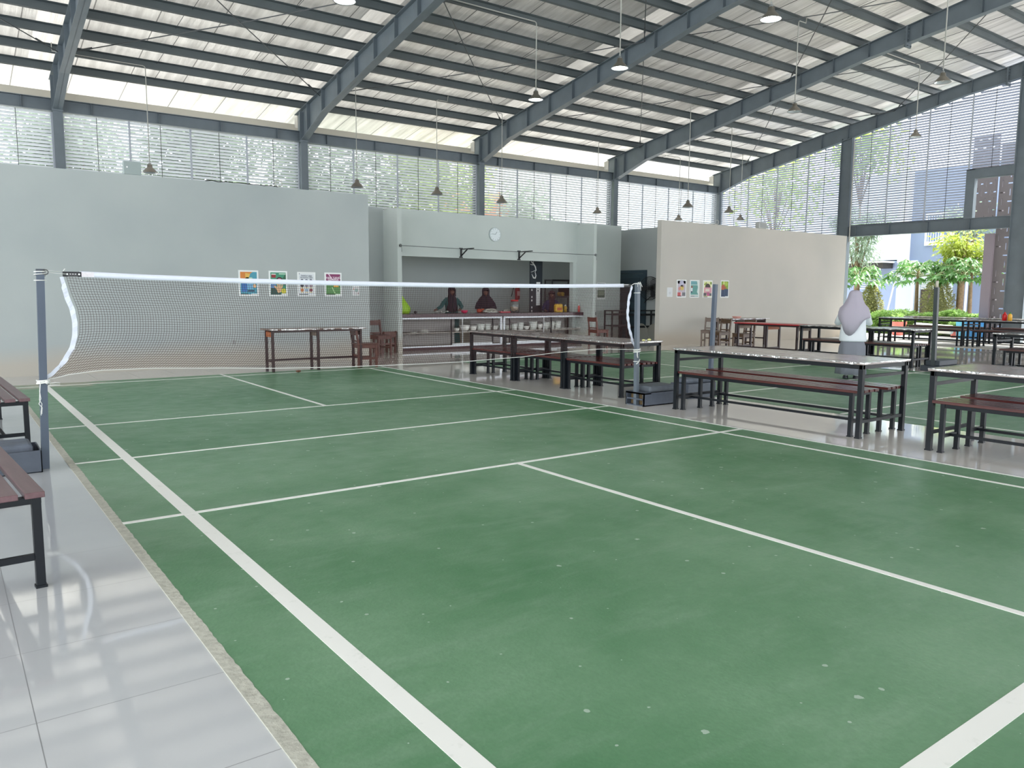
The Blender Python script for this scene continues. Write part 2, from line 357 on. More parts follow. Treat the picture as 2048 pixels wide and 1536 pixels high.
# ------------------------------------------------------------ roof
ceil = struct('ceiling')
X0, X1 = -13.0, 26.5
EV = 16.3
zs = lambda y: zrt(y)+.165
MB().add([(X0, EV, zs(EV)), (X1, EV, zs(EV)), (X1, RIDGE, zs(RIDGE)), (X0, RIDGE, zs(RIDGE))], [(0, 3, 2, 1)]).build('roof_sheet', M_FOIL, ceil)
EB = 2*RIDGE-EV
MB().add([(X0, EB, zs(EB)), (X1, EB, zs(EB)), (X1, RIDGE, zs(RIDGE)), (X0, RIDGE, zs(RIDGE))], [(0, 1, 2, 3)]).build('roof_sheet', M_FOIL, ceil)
PY_ = [14.37-.932*k for k in range(0, 21)]
def zsec(y, s):
    b = zrt(y)+.004; t = zrt(y)+.16; g = .1735*.07*s
    return [(y, b), (y+s*.07, b-g), (y+s*.07, b-g+.012), (y+.008*s, b+.012), (y+.008*s, t-.004), (y-s*.07, t+g*.9), (y-s*.07, t+g-.012), (y, t-.014)]
for k, y in enumerate(PY_):
    if y < RIDGE+.1: break
    MB().prism(zsec(y, 1), 0, X0+.2, X1-.3).build('purlin', M_PURL, ceil)
    MB().prism(zsec(2*RIDGE-y, -1), 0, X0+.2, X1-.3).build('purlin', M_PURL, ceil)
# sag rods and diagonal wind braces of each bay
for i in range(len(FX)-1):
    a, b = FX[i], FX[i+1]
    m = MB()
    for k, y in enumerate(PY_[:-1]):
        if y < -3: break
        x = a+2.0 if k % 2 else a+2.12
        for xx in (x, x+2.0):
            m.tube([(xx, y, zrt(y)+.13), (xx, y-.932, zrt(y-.932)+.07)], .007, 4)
    m.build('sag_rods', M_ROD, ceil)
    m = MB()
    for ya, yb in ((13.3, 7.3), (7.3, 1.3)):
        for p, q in (((a, ya), (b, yb)), ((b, ya), (a, yb))):
            p3 = Vector((p[0], p[1], zrt(p[1])-.06)); q3 = Vector((q[0], q[1], zrt(q[1])-.06))
            m.tube([p3, (p3+q3)/2-Vector((0, 0, .05)), q3], .012, 5)
            for e, f in ((p3, q3), (q3, p3)):
                dd = (f-e).normalized(); m.tube([e+dd*.5, e+dd*.75], .024, 6)
    m.build('brace_rods', M_ROD, ceil)
# gutter trim under the overhang
MB().box(X0, X1, 15.15, 15.2, zrt(15.2)-.42, zrt(15.2)-.16).build('eave_fascia', mat('cream_fascia', (196, 190, 176), rough=.6), ceil)

# portal frames
M_END = mat('frame_steel_dark', (96, 106, 112), rough=.5, var=.06, vscale=2)
for i, fx in enumerate(FX):
    fr = struct('portal_frame', (fx, 0, 0))
    for s in (1, -1):
        Y = (lambda y: y) if s == 1 else (lambda y: 2*RIDGE-y)
        # column, an H section
        c = MB()
        for (ya, yb, xw) in ((14.46, 14.475, .1), (14.86, 14.875, .1)):
            y0, y1 = sorted((Y(ya), Y(yb))); c.box(-xw, xw, y0, y1, 0, 5.6 if s == 1 else 5.6)
        y0, y1 = sorted((Y(14.475), Y(14.86))); c.box(-.006, .006, y0, y1, 0, 5.6)
        y0, y1 = sorted((Y(14.44), Y(14.9))); c.box(-.13, .13, y0, y1, 0, .03); c.box(-.11, .11, y0, y1, 5.56, 5.6)
        c.build('column', M_STEEL, fr)
        # rafter: web, flanges, stiffeners
        ys = [14.9, 14.5, 13.0, 5.0, 3.8, 1.2, RIDGE]
        w = MB(); top = [(Y(y), zrt(Y(y))-.004) for y in ys]; bot = [(Y(y), zrb(Y(min(y, 14.5)))) for y in ys]
        poly = top + list(reversed(bot)); w.prism(poly, 0, -.006, .006)
        for seq, dz in ((top, -1), (bot, 1)):
            for (ya, za), (yb, zb) in zip(seq, seq[1:]):
                w.add([(-.1, ya, za), (.1, ya, za), (.1, yb, zb), (-.1, yb, zb), (-.1, ya, za-.014*(-dz)), (.1, ya, za-.014*(-dz)), (.1, yb, zb-.014*(-dz)), (-.1, yb, zb-.014*(-dz))],
                      [(0, 1, 2, 3), (7, 6, 5, 4), (0, 4, 5, 1), (1, 5, 6, 2), (2, 6, 7, 3), (3, 7, 4, 0)])
        w.build('rafter', M_STEEL, fr)
        st = MB(); y = 14.0
        while y > RIDGE:
            yy = Y(y); st.box(-.098, .098, yy-.006, yy+.006, zrb(yy)+.012, zrt(yy)-.02); y -= 1.02 if y > 5 else 1.4
        st.build('stiffeners', M_END, fr)
        sp = MB()
        for y in (3.8+.012, 3.8-.012):
            yy = Y(y); sp.box(-.12, .12, yy-.011, yy+.011, zrb(yy)-.1, zrt(yy)-.01)
        for q in range(6):
            for sx in (-.07, .07): sp.tube([(sx, Y(3.75), zrb(Y(3.8))-.06+q*.09), (sx, Y(3.86), zrb(Y(3.8))-.06+q*.09)], .016, 6)
        for yy in (Y(14.475), ): sp.box(-.12, .12, yy-.02, yy+.02, 5.6, 6.36)
        sp.build('splice_plates', M_END, fr)
        ov = MB().prism([(Y(14.88), 6.0), (Y(14.88), zrt(Y(14.88))-.01), (Y(15.14), zrt(Y(15.14))-.01), (Y(15.14), 6.05)], 0, -.006, .006)
        ov.add([(-.09, Y(14.9), 5.72), (.09, Y(14.9), 5.72), (.09, Y(15.7), 6.1), (-.09, Y(15.7), 6.1), (-.09, Y(14.9), 5.74), (.09, Y(14.9), 5.74), (.09, Y(15.7), 6.12), (-.09, Y(15.7), 6.12)], [(0, 1, 2, 3), (7, 6, 5, 4), (0, 4, 5, 1), (1, 5, 6, 2), (2, 6, 7, 3), (3, 7, 4, 0)])
        ov.build('overhang_bracket', mat('pale_bracket', (190, 188, 182), rough=.5), fr)

# eave beams
for i in range(len(FX)-1):
    a, b = FX[i]+.02, FX[i+1]-.02
    o = struct('eave_beam'); 
    MB().box(a, b, 14.62, 14.634, 5.58, 5.84).box(a, b, 14.53, 14.73, 5.566, 5.58).box(a, b, 14.53, 14.73, 5.84, 5.854).build('beam', M_STEEL, o)
    m = MB()
    for k in range(4): x = a+.7+k*(b-a-1.4)/3; m.box(x-.006, x+.006, 14.54, 14.62, 5.58, 5.84)
    m.build('stiffeners', M_END, o)

# ------------------------------------------------------------ louvre screens
wn = [0]
def louvre_back(a, b, z0, z1):
    wn[0] += 1; o = struct('window_%d' % wn[0]); m = MB(); z = z0; c, s_ = math.cos(math.radians(34))*.045, math.sin(math.radians(34))*.045
    while z < z1:
        m.add([(a, 14.68-c, z+s_), (b, 14.68-c, z+s_), (b, 14.68+c, z-s_), (a, 14.68+c, z-s_), (a, 14.68-c, z+s_-.004), (b, 14.68-c, z+s_-.004), (b, 14.68+c, z-s_-.004), (a, 14.68+c, z-s_-.004)],
              [(0, 1, 2, 3), (7, 6, 5, 4), (0, 4, 5, 1), (2, 6, 7, 3)]); z += .083
    m.build('slats', M_LOUV, o)
    m = MB(); n = 4
    for k in range(n+1): x = a+(b-a)*k/n; m.box(x-.022, x+.022, 14.615, 14.645, z0, z1)
    m.build('mullions', mat('mullion_grey', (176, 182, 190), rough=.5), o)
    m = MB()
    for k in range(n): x = a+(b-a)*(k+.5)/n; m.box(x-.006, x+.006, 14.625, 14.637, z0, z1)
    m.build('tie_rods', M_ROD, o)
for i in range(len(FX)-1): louvre_back(FX[i]+.11, FX[i+1]-.11, 2.95, 5.55)
GX = 25.84
def louvre_gable(y0, y1, z0, hole=None):
    wn[0] += 1; o = struct('window_%d' % wn[0]); m = MB(); z = z0; c, s_ = math.cos(math.radians(30))*.046, math.sin(math.radians(30))*.046
    while True:
        # highest y where the rafter is still above this slat
        ymax = y1
        while ymax > y0 and zrb(ymax) < z+.03: ymax -= .05
        if ymax <= y0+.05: break
        segs = [(y0, ymax)]
        if hole and hole[2] < z < hole[3]: segs = [(hole[1], ymax)]
        for ya, yb in segs:
            if yb-ya < .05: continue
            m.add([(GX+.06-c, ya, z+s_), (GX+.06-c, yb, z+s_), (GX+.06+c, yb, z-s_), (GX+.06+c, ya, z-s_), (GX+.06-c, ya, z+s_-.005), (GX+.06-c, yb, z+s_-.005), (GX+.06+c, yb, z-s_-.005), (GX+.06+c, ya, z-s_-.005)],
                  [(3, 2, 1, 0), (4, 5, 6, 7), (1, 5, 4, 0), (3, 7, 6, 2)])
        z += .083
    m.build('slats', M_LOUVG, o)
    n = max(1, round((y1-y0)/1.35)); m = MB(); r = MB()
    for k in range(n+1):
        y = y0+(y1-y0)*k/n
        if zrb(y) > z0+.1: m.box(GX-.01, GX+.02, y-.022, y+.022, (hole[3] if hole and y < hole[1]-.05 else z0), zrb(y))
    for k in range(n):
        y = y0+(y1-y0)*(k+.5)/n; r.box(GX, GX+.012, y-.006, y+.006, (hole[3] if hole and y < hole[1] else z0), zrb(y))
    m.build('mullions', mat('mullion_grey', (176, 182, 190), rough=.5), o); r.build('tie_rods', M_ROD, o)
louvre_gable(9.12, 14.45, 2.95)
louvre_gable(3.45, 8.7, 3.88, hole=(3.45, 4.78, 3.8, 5.36))
louvre_gable(-2.6, 2.85, 3.88)
louvre_gable(-13, -3.1, 3.88)
gf = struct('gable_framing')
for y0, y1, z0 in ((8.7, 9.12, 0), (2.87, 3.42, 0), (-3.1, -2.6, 0), (-13.4, -13.0, 0)):
    zt = zrb((y0+y1)/2)+.05
    MB().box(GX-.012, GX, y0, y1, z0, zt).box(GX-.1, GX+.1, y0, y0+.014, z0, zt).box(GX-.1, GX+.1, y1-.014, y1, z0, zt).build('column', M_STEEL, gf)
m = MB()
for a, b in ((3.42, 8.7), (-2.6, 2.87), (-13, -3.1)):
    m.box(GX-.006, GX+.006, a, b, 3.5, 3.84).box(GX-.1, GX+.1, a, b, 3.486, 3.5).box(GX-.1, GX+.1, a, b, 3.84, 3.854)
m.build('beam', M_STEEL, gf)
m = MB()
for y in (4.6, 5.9, 7.2, 8.4): m.box(GX-.095, GX, y-.008, y+.008, 3.5, 3.84)
m.build('stiffeners', M_END, gf)
MB().box(GX-.1, GX-.09, 4.52, 4.78, 3.854, 5.36).box(GX-.09, GX+.1, 4.52, 4.535, 3.854, 5.1).box(GX-.1, GX+.1, 3.42, 4.78, 5.34, 5.36).box(GX-.1, GX-.09, 3.42, 4.52, 5.08, 5.34).box(GX-.1, GX+.1, 3.42, 4.52, 5.07, 5.085).build('opening_frame', M_STEEL, gf)
MB().tube([(GX-.12, 8.6, 3.3), (GX-.12, 8.6, 6.8)], .02, 6).build('drain_pipe', M_PIPE, gf)

#==PART3==
# ------------------------------------------------------------ tables and benches
def make_table(label, Ln, Wd, x, y, rotz=0, legs=2, leg=.045, seed=0, group=None, topm=None, chrome=True, h=.75, side_hi=True):
    """long side along local Y, centre at the origin"""
    rg = random.Random(seed); t = thing('canteen_table', label, 'table', (x, y, 0), rotz, group)
    hx, hy = Wd/2, Ln/2
    top = MB().box(-hx-.015, hx+.015, -hy-.015, hy+.015, h-.022, h).build('table_top', topm or M_TOP, t, bevel=.003)
    if chrome:
        m = MB()
        def edge(p, q, nx, ny):
            p = Vector(p); q = Vector(q); n = max(6, int((q-p).length/.06)); a = []
            for i in range(n+1):
                c = p+(q-p)*i/n; d = rg.choice((.004, .010, .014, .02, .008)) if rg.random() < .7 else .001
                o_ = rg.uniform(.001, .003)
                a.append((Vector((c.x+nx*.003, c.y+ny*.003, h+.0015)), Vector((c.x+nx*(.003+o_), c.y+ny*(.003+o_), h-.002-d)), Vector((c.x-nx*.02, c.y-ny*.02, h+.0015))))
            for u, v in zip(a, a[1:]): m.add([u[0], v[0], v[1], u[1], u[2], v[2]], [(0, 1, 2, 3), (4, 5, 1, 0)])
        X_, Y_ = hx+.015, hy+.015
        edge((-X_, Y_, 0), (-X_, -Y_, 0), -1, 0); edge((-X_, -Y_, 0), (X_, -Y_, 0), 0, -1); edge((X_, -Y_, 0), (X_, Y_, 0), 1, 0); edge((X_, Y_, 0), (-X_, Y_, 0), 0, 1)
        m.build('edge_trim', M_CHROME, top)
    g = leg/2
    fr = MB()
    for sx in (-1, 1): fr.box(sx*(hx-g)-.015, sx*(hx-g)+.015, -hy, hy, h-.065, h-.022)
    for sy in (-1, 1): fr.box(-hx, hx, sy*(hy-g)-.015, sy*(hy-g)+.015, h-.065, h-.022)
    fr.build('frame', M_BLACK, t)
    ysl = [(-hy+g)+(Ln-leg)*k/(legs-1) for k in range(legs)]
    for yy in ysl:
        for sx in (-1, 1):
            xx = sx*(hx-g); MB().box(xx-g, xx+g, yy-g, yy+g, .012, h-.022).box(xx-g-.005, xx+g+.005, yy-g-.005, yy+g+.005, 0, .014).build('leg', M_BLACK, t)
        MB().box(-hx+leg, hx-leg, yy-.013, yy+.013, .15, .18).build('stretcher', M_BLACK, t)
        if side_hi: MB().box(-hx+leg, hx-leg, yy-.013, yy+.013, .595, .625).build('stretcher', M_BLACK, t)
    return t
def make_bench(label, Ln, Wd, x, y, rotz=0, h=.47, nsl=4, group=None, wood=None, inset=.09, thick=.028):
    t = thing('slat_bench', label, 'bench', (x, y, 0), rotz, group); hx, hy = Wd/2, Ln/2
    gap = .026; w = (Wd-gap*(nsl-1))/nsl
    for k in range(nsl):
        a = -hx+k*(w+gap); MB().box(a, a+w, -hy, hy, h-thick, h).build('slat', wood or M_WOOD, t, bevel=.003)
    fr = MB(); ly = hy-inset
    for sy in (-1, 1): fr.box(-hx+.01, hx-.01, sy*ly-.018, sy*ly+.018, h-thick-.035, h-thick)
    for sx in (-1, 1): fr.box(sx*(hx-.03)-.014, sx*(hx-.03)+.014, -ly, ly, h-thick-.035, h-thick)
    fr.build('frame', M_BLACK, t)
    for sy in (-1, 1):
        for sx in (-1, 1):
            xx, yy = sx*(hx-.03), sy*ly
            MB().box(xx-.019, xx+.019, yy-.019, yy+.019, .01, h-thick).box(xx-.024, xx+.024, yy-.024, yy+.024, 0, .012).build('leg', M_BLACK, t)
        MB().box(-hx+.05, hx-.05, sy*ly-.012, sy*ly+.012, .135, .165).build('stretcher', M_BLACK, t)
    MB().box(-.014, .014, -ly, ly, .138, .162).build('stretcher', M_BLACK, t)
    return t
# near pair
make_table('long canteen table beside the court, girl in grey headscarf standing beyond it', 2.41, .87, 6.915, -1.81, seed=1)
make_bench('slat bench on the court side under the table in front of the girl', 2.35, .37, 6.685, -1.805, group=None)
make_bench('slat bench on the far side under the table in front of the girl', 2.35, .33, 7.205, -1.805)
make_table('long canteen table cut off by the right edge of the photo', 2.41, .87, 6.91, -4.86, seed=2)
make_bench('slat bench on the court side under the table at the right edge', 2.35, .36, 6.62, -4.88)
make_bench('slat bench on the far side under the table at the right edge', 2.35, .34, 7.15, -4.88)
# row of three by the net post
rw = ['farthest', 'middle', 'nearest']
for k, yc in enumerate((3.60, 2.345, 1.10)):
    make_table(['canteen table at the counter end of the row of three by the net post', 'middle canteen table of the row of three by the net post', 'canteen table with yellow bits on its edge, end of the row by the net post'][k],
               1.235, .75, 7.035, yc, seed=5+k, side_hi=False)
    make_bench(['court-side slat bench under the table nearest the serving counter', 'court-side slat bench under the middle table of the row of three', 'court-side slat bench beside the net post weight box'][k], 1.2, .34, 6.86, yc, h=.455, inset=.05)
    make_bench(['far-side slat bench under the table nearest the serving counter', 'far-side slat bench under the middle table of the row of three', 'far-side slat bench under the row end with yellow bits'][k], 1.2, .32, 7.24, yc, h=.455, inset=.05)
M_YEL = mat('pale_yellow_wax', (222, 220, 150), rough=.5)
for k, (x, y, s_, mm) in enumerate(((7.10, .52, .03, M_YEL), (7.22, .53, .035, M_YEL), (7.17, .54, .018, M_WHITE), (7.0, .52, .022, M_YEL))):
    o = MB().ball((0, 0, s_*.5), (s_, s_*.7, s_*.5), 7, 4).build('food_scrap', mm, None, smooth=True, loc=(x, y, .752))
    tag(o, ['pale yellow scrap in the middle of the table corner by the net post', 'largest pale yellow scrap on the table corner by the net post', 'small white scrap beside the yellow ones on the table corner', 'pale yellow scrap nearest the post on the table corner'][k], 'scrap', 'scraps on the table corner')
# row beyond the second court
M_TOP2 = mat('dark_grey_top', (92, 88, 84), rough=.22, var=.1, vscale=20)
M_WOOD2 = wood_material('dark_bench_wood', (70, 42, 40), (96, 62, 56), .35)
for k, yc in enumerate((1.12, 2.37)):
    make_table(['black-edged table at the near end of the row beyond the girl', 'black-edged table between the red-topped table and the row end'][k], 1.235, .72, 14.86, yc, seed=11+k, topm=M_TOP2, side_hi=False)
    make_bench(['court-side bench at the near end of the row beyond the girl', 'court-side bench of the second table next to the red-topped one'][k], 1.2, .32, 14.7, yc, h=.455, inset=.05, wood=M_WOOD2)
    make_bench(['far-side bench at the near end of the row beyond the girl', 'far-side bench of the second table next to the red-topped one'][k], 1.2, .30, 15.05, yc, h=.455, inset=.05, wood=M_WOOD2)
# right hand table beyond court two
make_table('canteen table beyond the second court behind the dark net post base', 2.4, .75, 14.87, -2.12, seed=14, topm=M_TOP2)
make_bench('court-side slat bench under the table behind the dark post base', 2.3, .34, 14.72, -2.15, wood=M_WOOD2)
make_bench('far-side slat bench under the table behind the dark post base', 2.3, .32, 15.1, -2.15, wood=M_WOOD2)
# garden side
M_TOP3 = mat('pale_shiny_top', (150, 146, 140), rough=.1, var=.08, vscale=12)
for k, (x, y) in enumerate(((22.72, 4.28), (22.72, 1.73), (24.75, 4.55), (24.75, 2.0))):
    make_table(['long table by the garden side with the red pots seen under it', 'long table carrying the red and yellow sauce bottles', 'outermost table next to the hedge', 'outermost table in front of the blue crate'][k],
               2.45, .72, x, y, seed=20+k, topm=M_TOP3, group=None)
    make_bench(['inner bench of the long table by the garden side', 'inner bench under the sauce bottle table', 'inner bench of the outermost table next to the hedge', 'inner bench of the table before the blue crate'][k], 2.3, .32, x-.18 if k < 2 else x-.15, y, wood=M_WOOD2)
    make_bench(['outer bench of the long table by the garden side', 'outer bench under the sauce bottle table', 'outer bench of the outermost table next to the hedge', 'outer bench of the table before the blue crate'][k], 2.3, .32, x+.22, y, wood=M_WOOD2)
# sauce bottles
def bottle(name, label, cat, m, mc, x, y, z, r=.035, h=.2, group=None):
    t = thing(name, label, cat, (x, y, z), 0, group)
    MB().lathe([(0, 0), (r, .004), (r, h*.62), (r*.8, h*.76), (r*.35, h*.82), (r*.35, h*.86)], n=12).build('bottle_body', m, t, smooth=True)
    MB().lathe([(r*.45, h*.84), (r*.45, h*.9), (r*.18, h), (0, h)], n=10).build('cap', mc, t, smooth=True); return t
M_RED = mat('sauce_red', (196, 22, 22), rough=.35); M_SY = mat('sauce_yellow', (232, 176, 60), rough=.35)
bottle('sauce_bottle', 'red sauce bottle standing on the garden side table', 'bottle', M_RED, M_RED, 22.45, 2.06, .75, .06, .24)
bottle('sauce_bottle', 'yellow sauce bottle beside the red one on the garden side table', 'bottle', M_SY, mat('green_cap', (60, 130, 60)), 22.45, 1.93, .75, .055, .23)
# benches at the left edge
M_WOODG = wood_material('mauve_slat_wood', (92, 64, 68), (112, 84, 88), .35)
make_bench('maroon slat bench in the left foreground cut by the photo edge', 2.3, .40, -.66, -1.80, rotz=math.radians(4.0), nsl=4, inset=.06, wood=M_WOODG)
make_bench('maroon slat bench behind the left net post weight box', 2.25, .40, -.38, 1.88, rotz=math.radians(2.5), nsl=4, inset=.06, wood=M_WOODG)

# school desks
def make_desk(label, Ln, Wd, x, y, rotz, topm, legm, panels, h=.75, seed=0):
    """long side along local X"""
    t = thing('school_desk', label, 'table', (x, y, 0), rotz); hx, hy = Ln/2, Wd/2
    top = MB().box(-hx-.06, hx+.06, -hy-.06, hy+.06, h-.022, h).build('table_top', topm, t, bevel=.003)
    rg = random.Random(seed); m = MB()
    for i in range(26):
        a = -hx-.06+(2*hx+.12)*i/26; dz = rg.choice((.004, .012, .02, .022)); m.add([(a, -hy-.063, h+.001), (a+.07, -hy-.063, h+.001), (a+.07, -hy-.064, h-dz), (a, -hy-.064, h-dz)], [(0, 3, 2, 1)])
    m.build('edge_trim', M_CHROME, top)
    for k in range(3):
        xx = -hx+.02+(Ln-.04)*k/2
        for sy in (-1, 1): MB().box(xx-.021, xx+.021, sy*(hy-.02)-.021, sy*(hy-.02)+.021, 0, h-.022).build('leg', legm, t)
        MB().box(xx-.012, xx+.012, -hy+.04, hy-.04, .17, .205).build('stretcher', legm, t)
        p = MB().box(xx-.01, xx+.01, -hy+.02, hy-.02, h-.14, h-.05).build('end_panel', panels[k], t)
    MB().box(-hx+.04, hx-.04, hy-.035, hy-.012, .17, .205).build('stretcher', legm, t)
    MB().box(-hx+.04, hx-.04, -hy+.01, -hy+.03, h-.06, h-.022).box(-hx+.04, hx-.04, hy-.03, hy-.01, h-.06, h-.022).build('frame', legm, t)
    return t
M_DLEG = mat('desk_leg_dark', (44, 28, 30), rough=.4); M_ORW = mat('orange_wood_panel', (170, 96, 52), rough=.5); M_GRW = mat('grey_wood_panel', (150, 136, 122), rough=.6)
make_desk('narrow dark desk with six legs below the wall posters behind the net', 1.69, .36, 4.74, 6.40, 0, mat('desk_top_brown', (120, 96, 84), rough=.3, var=.1), M_DLEG, (M_ORW, M_GRW, M_GRW))
make_desk('narrow desk pushed along the bright wall past the second court', 1.69, .38, 17.25, 6.65, 0, mat('desk_top_brown', (120, 96, 84)), M_DLEG, (M_GRW, M_GRW, M_DLEG), seed=2)
make_desk('desk with a red top at the end of the far table row', 1.62, .52, 14.78, 3.87, PI/2, mat('red_table_top', (178, 36, 44), rough=.3), M_DLEG, (M_GRW, M_ORW, M_GRW), seed=3)
o = MB().lathe([(0, 0), (.09, 0), (.13, .06), (.12, .06), (.085, .012), (0, .012)], n=16).build('basin', mat('pink_plastic', (214, 160, 150), rough=.4), None, smooth=True, loc=(16.95, 6.58, .751)); tag(o, 'pink plastic basin on the desk along the bright wall', 'basin')

# wooden chairs
def make_chair(label, x, y, rotz, h=.78, wood=None):
    """seat front towards local -Y, back at +Y"""
    wood = wood or M_BROWN; t = thing('wooden_chair', label, 'chair', (x, y, 0), rotz)
    MB().box(-.2, .2, -.2, .2, .425, .45).build('seat', wood, t, bevel=.006)
    for sx in (-1, 1):
        MB().box(sx*.175-.02, sx*.175+.02, -.19, -.15, 0, .425).build('leg', wood, t)
        m = MB().bar((sx*.175, .17, 0), (sx*.175, .17, .45), .038, .038, (0, 1, 0)); m.bar((sx*.175, .17, .44), (sx*.17, .215, h), .036, .036, (0, 1, 0)); m.build('leg', wood, t)
        MB().box(sx*.175-.01, sx*.175+.01, -.15, .15, .15, .19).build('stretcher', wood, t)
    MB().box(-.16, .16, -.185, -.165, .36, .425).box(-.16, .16, .16, .18, .36, .425).box(-.185, -.165, -.15, .15, .36, .425).box(.165, .185, -.15, .15, .36, .425).build('apron', wood, t)
    MB().box(-.16, .16, .16, .18, .2, .24).build('stretcher', wood, t)
    MB().bar((-.16, .205, h-.065), (.16, .205, h-.065), .018, .11).build('top_rail', wood, t)
    MB().bar((-.16, .18, .49), (.16, .18, .49), .018, .03).build('lower_rail', wood, t)
    return t
make_chair('dark brown wooden chair in the wall corner left of the counter', 7.22, 8.75, math.radians(12))
make_chair('second wooden chair in the wall corner beside the pier', 7.58, 9.22, math.radians(188), h=.5)
make_chair('wooden chair at the right end of the dark desk behind the net', 5.72, 6.40, math.radians(82), h=.72)
make_chair('reddish wooden chair by the right end of the serving counter', 13.55, 8.45, math.radians(86), wood=wood_material('reddish_chair_wood', (86, 40, 28), (108, 54, 38)))
CW = wood_material('olive_brown_chair_wood', (74, 54, 40), (98, 76, 56))
make_chair('wooden chair against the bright wall left of the wall desk', 16.05, 6.75, math.radians(-65), wood=CW)
make_chair('wooden chair in front of the one against the bright wall', 15.6, 6.05, math.radians(-100), wood=CW)
make_chair('wooden chair tucked at the end of the red-topped desk', 15.4, 5.15, math.radians(-100), wood=CW)

# ------------------------------------------------------------ net posts and net
def post(name, label, x, y, lean, m=M_POLE, size=.052, h=1.555, boxside=-1, boxm=M_BOX, style=0, rotz=0):
    t = thing(name, label, 'net post', (x, y, 0), rotz); s = size/2
    MB().bar((0, 0, .0), (lean, 0, h), size, size, (0, 1, 0)).build('pole', m, t)
    MB().box(lean-s-.002, lean+s+.002, -s-.002, s+.002, h-.012, h+.004).build('cap', mat('pole_cap', (60, 68, 78), rough=.4), t)
    b = boxside
    if style == 0:
        # open steel tray with a concrete block in it
        x0, x1 = sorted((b*.03, b*.62))
        MB().box(x0, x1, -.14, -.128, 0, .172).box(x0, x1, .268, .28, 0, .172).box(x0, x0+.012, -.14, .28, 0, .172).box(x1-.012, x1, -.14, .28, 0, .172).box(x0, x1, -.14, .28, 0, .01).build('weight_box', boxm, t, bevel=.003)
        MB().box(x0+.03, x1-.05, -.09, .24, .01, .22).build('concrete_weight', mat('painted_concrete', (92, 100, 112), rough=.7, var=.15, vscale=12), t, bevel=.03)
    return t
lp = post('net_post', 'left badminton net post with white cord and weight box', -.118, -.03, .046, h=1.555)
rp = thing('net_post', 'right badminton net post with a slotted weight box', 'net post', (6.335, -.12, 0))
MB().bar((0, 0, 0), (.072, .10, 1.54), .05, .05, (0, 1, 0)).build('pole', mat('slate_pole_light', (96, 106, 116), rough=.45), rp)
MB().box(-.03, .55, -.16, -.148, 0, .165).box(-.03, .55, .148, .16, 0, .165).box(.53, .55, -.16, .16, 0, .165).box(-.03, .55, -.16, .16, 0, .012).box(-.03, -.015, -.16, .16, .075, .095).box(-.03, -.015, -.16, .16, .15, .172).box(-.03, -.015, -.16, -.14, 0, .17).box(-.03, -.015, .14, .16, 0, .17).box(-.03, .1, -.16, .16, .15, .17).build('weight_box', M_BOX, rp)
MB().box(.04, .5, -.13, .13, .012, .14).build('concrete_weight', mat('brown_old_block', (96, 80, 52), rough=.8, var=.2), rp)
MB().box(.09, .56, -.155, .155, .165, .25).build('concrete_block', mat('painted_block', (88, 95, 102), rough=.65, var=.1, vscale=14), rp, bevel=.03)
p2 = thing('net_post', 'slate net post of the second court with weight box under the table', 'net post', (7.93, .03, 0))
MB().bar((0, 0, 0), (.04, 0, 1.54), .05, .05, (0, 1, 0)).build('pole', M_POLE, p2)
MB().box(-.62, -.04, -.15, .17, 0, .2).build('weight_box', M_BOX, p2, bevel=.01); MB().box(-.6, -.08, -.12, .14, .2, .27).build('concrete_weight', mat('painted_concrete', (92, 100, 112)), p2, bevel=.03)
p3 = thing('net_post', 'dark net post on a flat black base beyond the second court', 'net post', (14.3, .0, 0))
MB().bar((0, 0, 0), (-.08, 0, 1.56), .07, .07, (0, 1, 0)).build('pole', mat('dark_slate', (62, 70, 72), rough=.45), p3)
MB().tube([(-.08, 0, 1.56), (-.082, 0, 1.68)], .028, 8).build('pole_tip', mat('cream_tip', (206, 200, 184), rough=.6), p3, smooth=True)
MB().box(-.1, .75, -.18, .2, 0, .1).box(-.03, .68, -.12, .14, .1, .2).build('weight_box', mat('dark_slate_box', (52, 60, 68), rough=.5), p3, bevel=.01)
# cords belong to the net
nb = [(-.1, .70), (-.066, .70), (.092, .734), (.307, .755), (.684, .752), (1.214, .727), (1.798, .695), (2.496, .674), (3.339, .663), (3.772, .662), (4.564, .68), (5.184, .712), (5.799, .727), (6.358, .7), (6.41, .70)]
ntp = [(.082, 1.515), (.212, 1.506), (.718, 1.490), (1.547, 1.472), (2.512, 1.463), (3.647, 1.458), (5.004, 1.465), (6.181, 1.484), (6.31, 1.5)]
sl = [(1.504, .087), (1.36, .117), (1.242, .153), (1.142, .165), (1.043, .16), (.944, .138), (.838, .08), (.74, -.012), (.69, -.083)]
sr = [(1.5, 6.313), (1.324, 6.258), (1.136, 6.246), (.979, 6.278), (.819, 6.336), (.7, 6.405)]
def interp(tab, t):
    if (tab[0][0]-tab[-1][0]) > 0: tab = list(reversed(tab))
    if t <= tab[0][0]: return tab[0][1]
    for (a, va), (b, vb) in zip(tab, tab[1:]):
        if t <= b:
            k = (t-a)/(b-a); k = k*k*(3-2*k)*.35+k*.65; return va+(vb-va)*k
    return tab[-1][1]
net = thing('badminton_net', 'badminton net with white top tape strung across the court', 'net', (0, 0, 0))
def npt(u, v):
    # side curves are taken at the height of this row
    z_l = 1.504-(1.504-.69)*v; z_r = 1.5-(1.5-.7)*v
    x = (interp(sl, z_l)+.018)*(1-u) + (interp(sr, z_r)-.0)*u
    zt = interp(ntp, x); zb = interp(nb, x); z = zt+(zb-zt)*v
    w = math.sin(PI*v)*.045*math.sin(PI*min(1, max(0, u)))
    return Vector((x, -.0-w+.01*math.sin(9*x+4*v)*math.sin(PI*v), z))
NU, NV = 300, 38
m = MB(); R_ = .0014
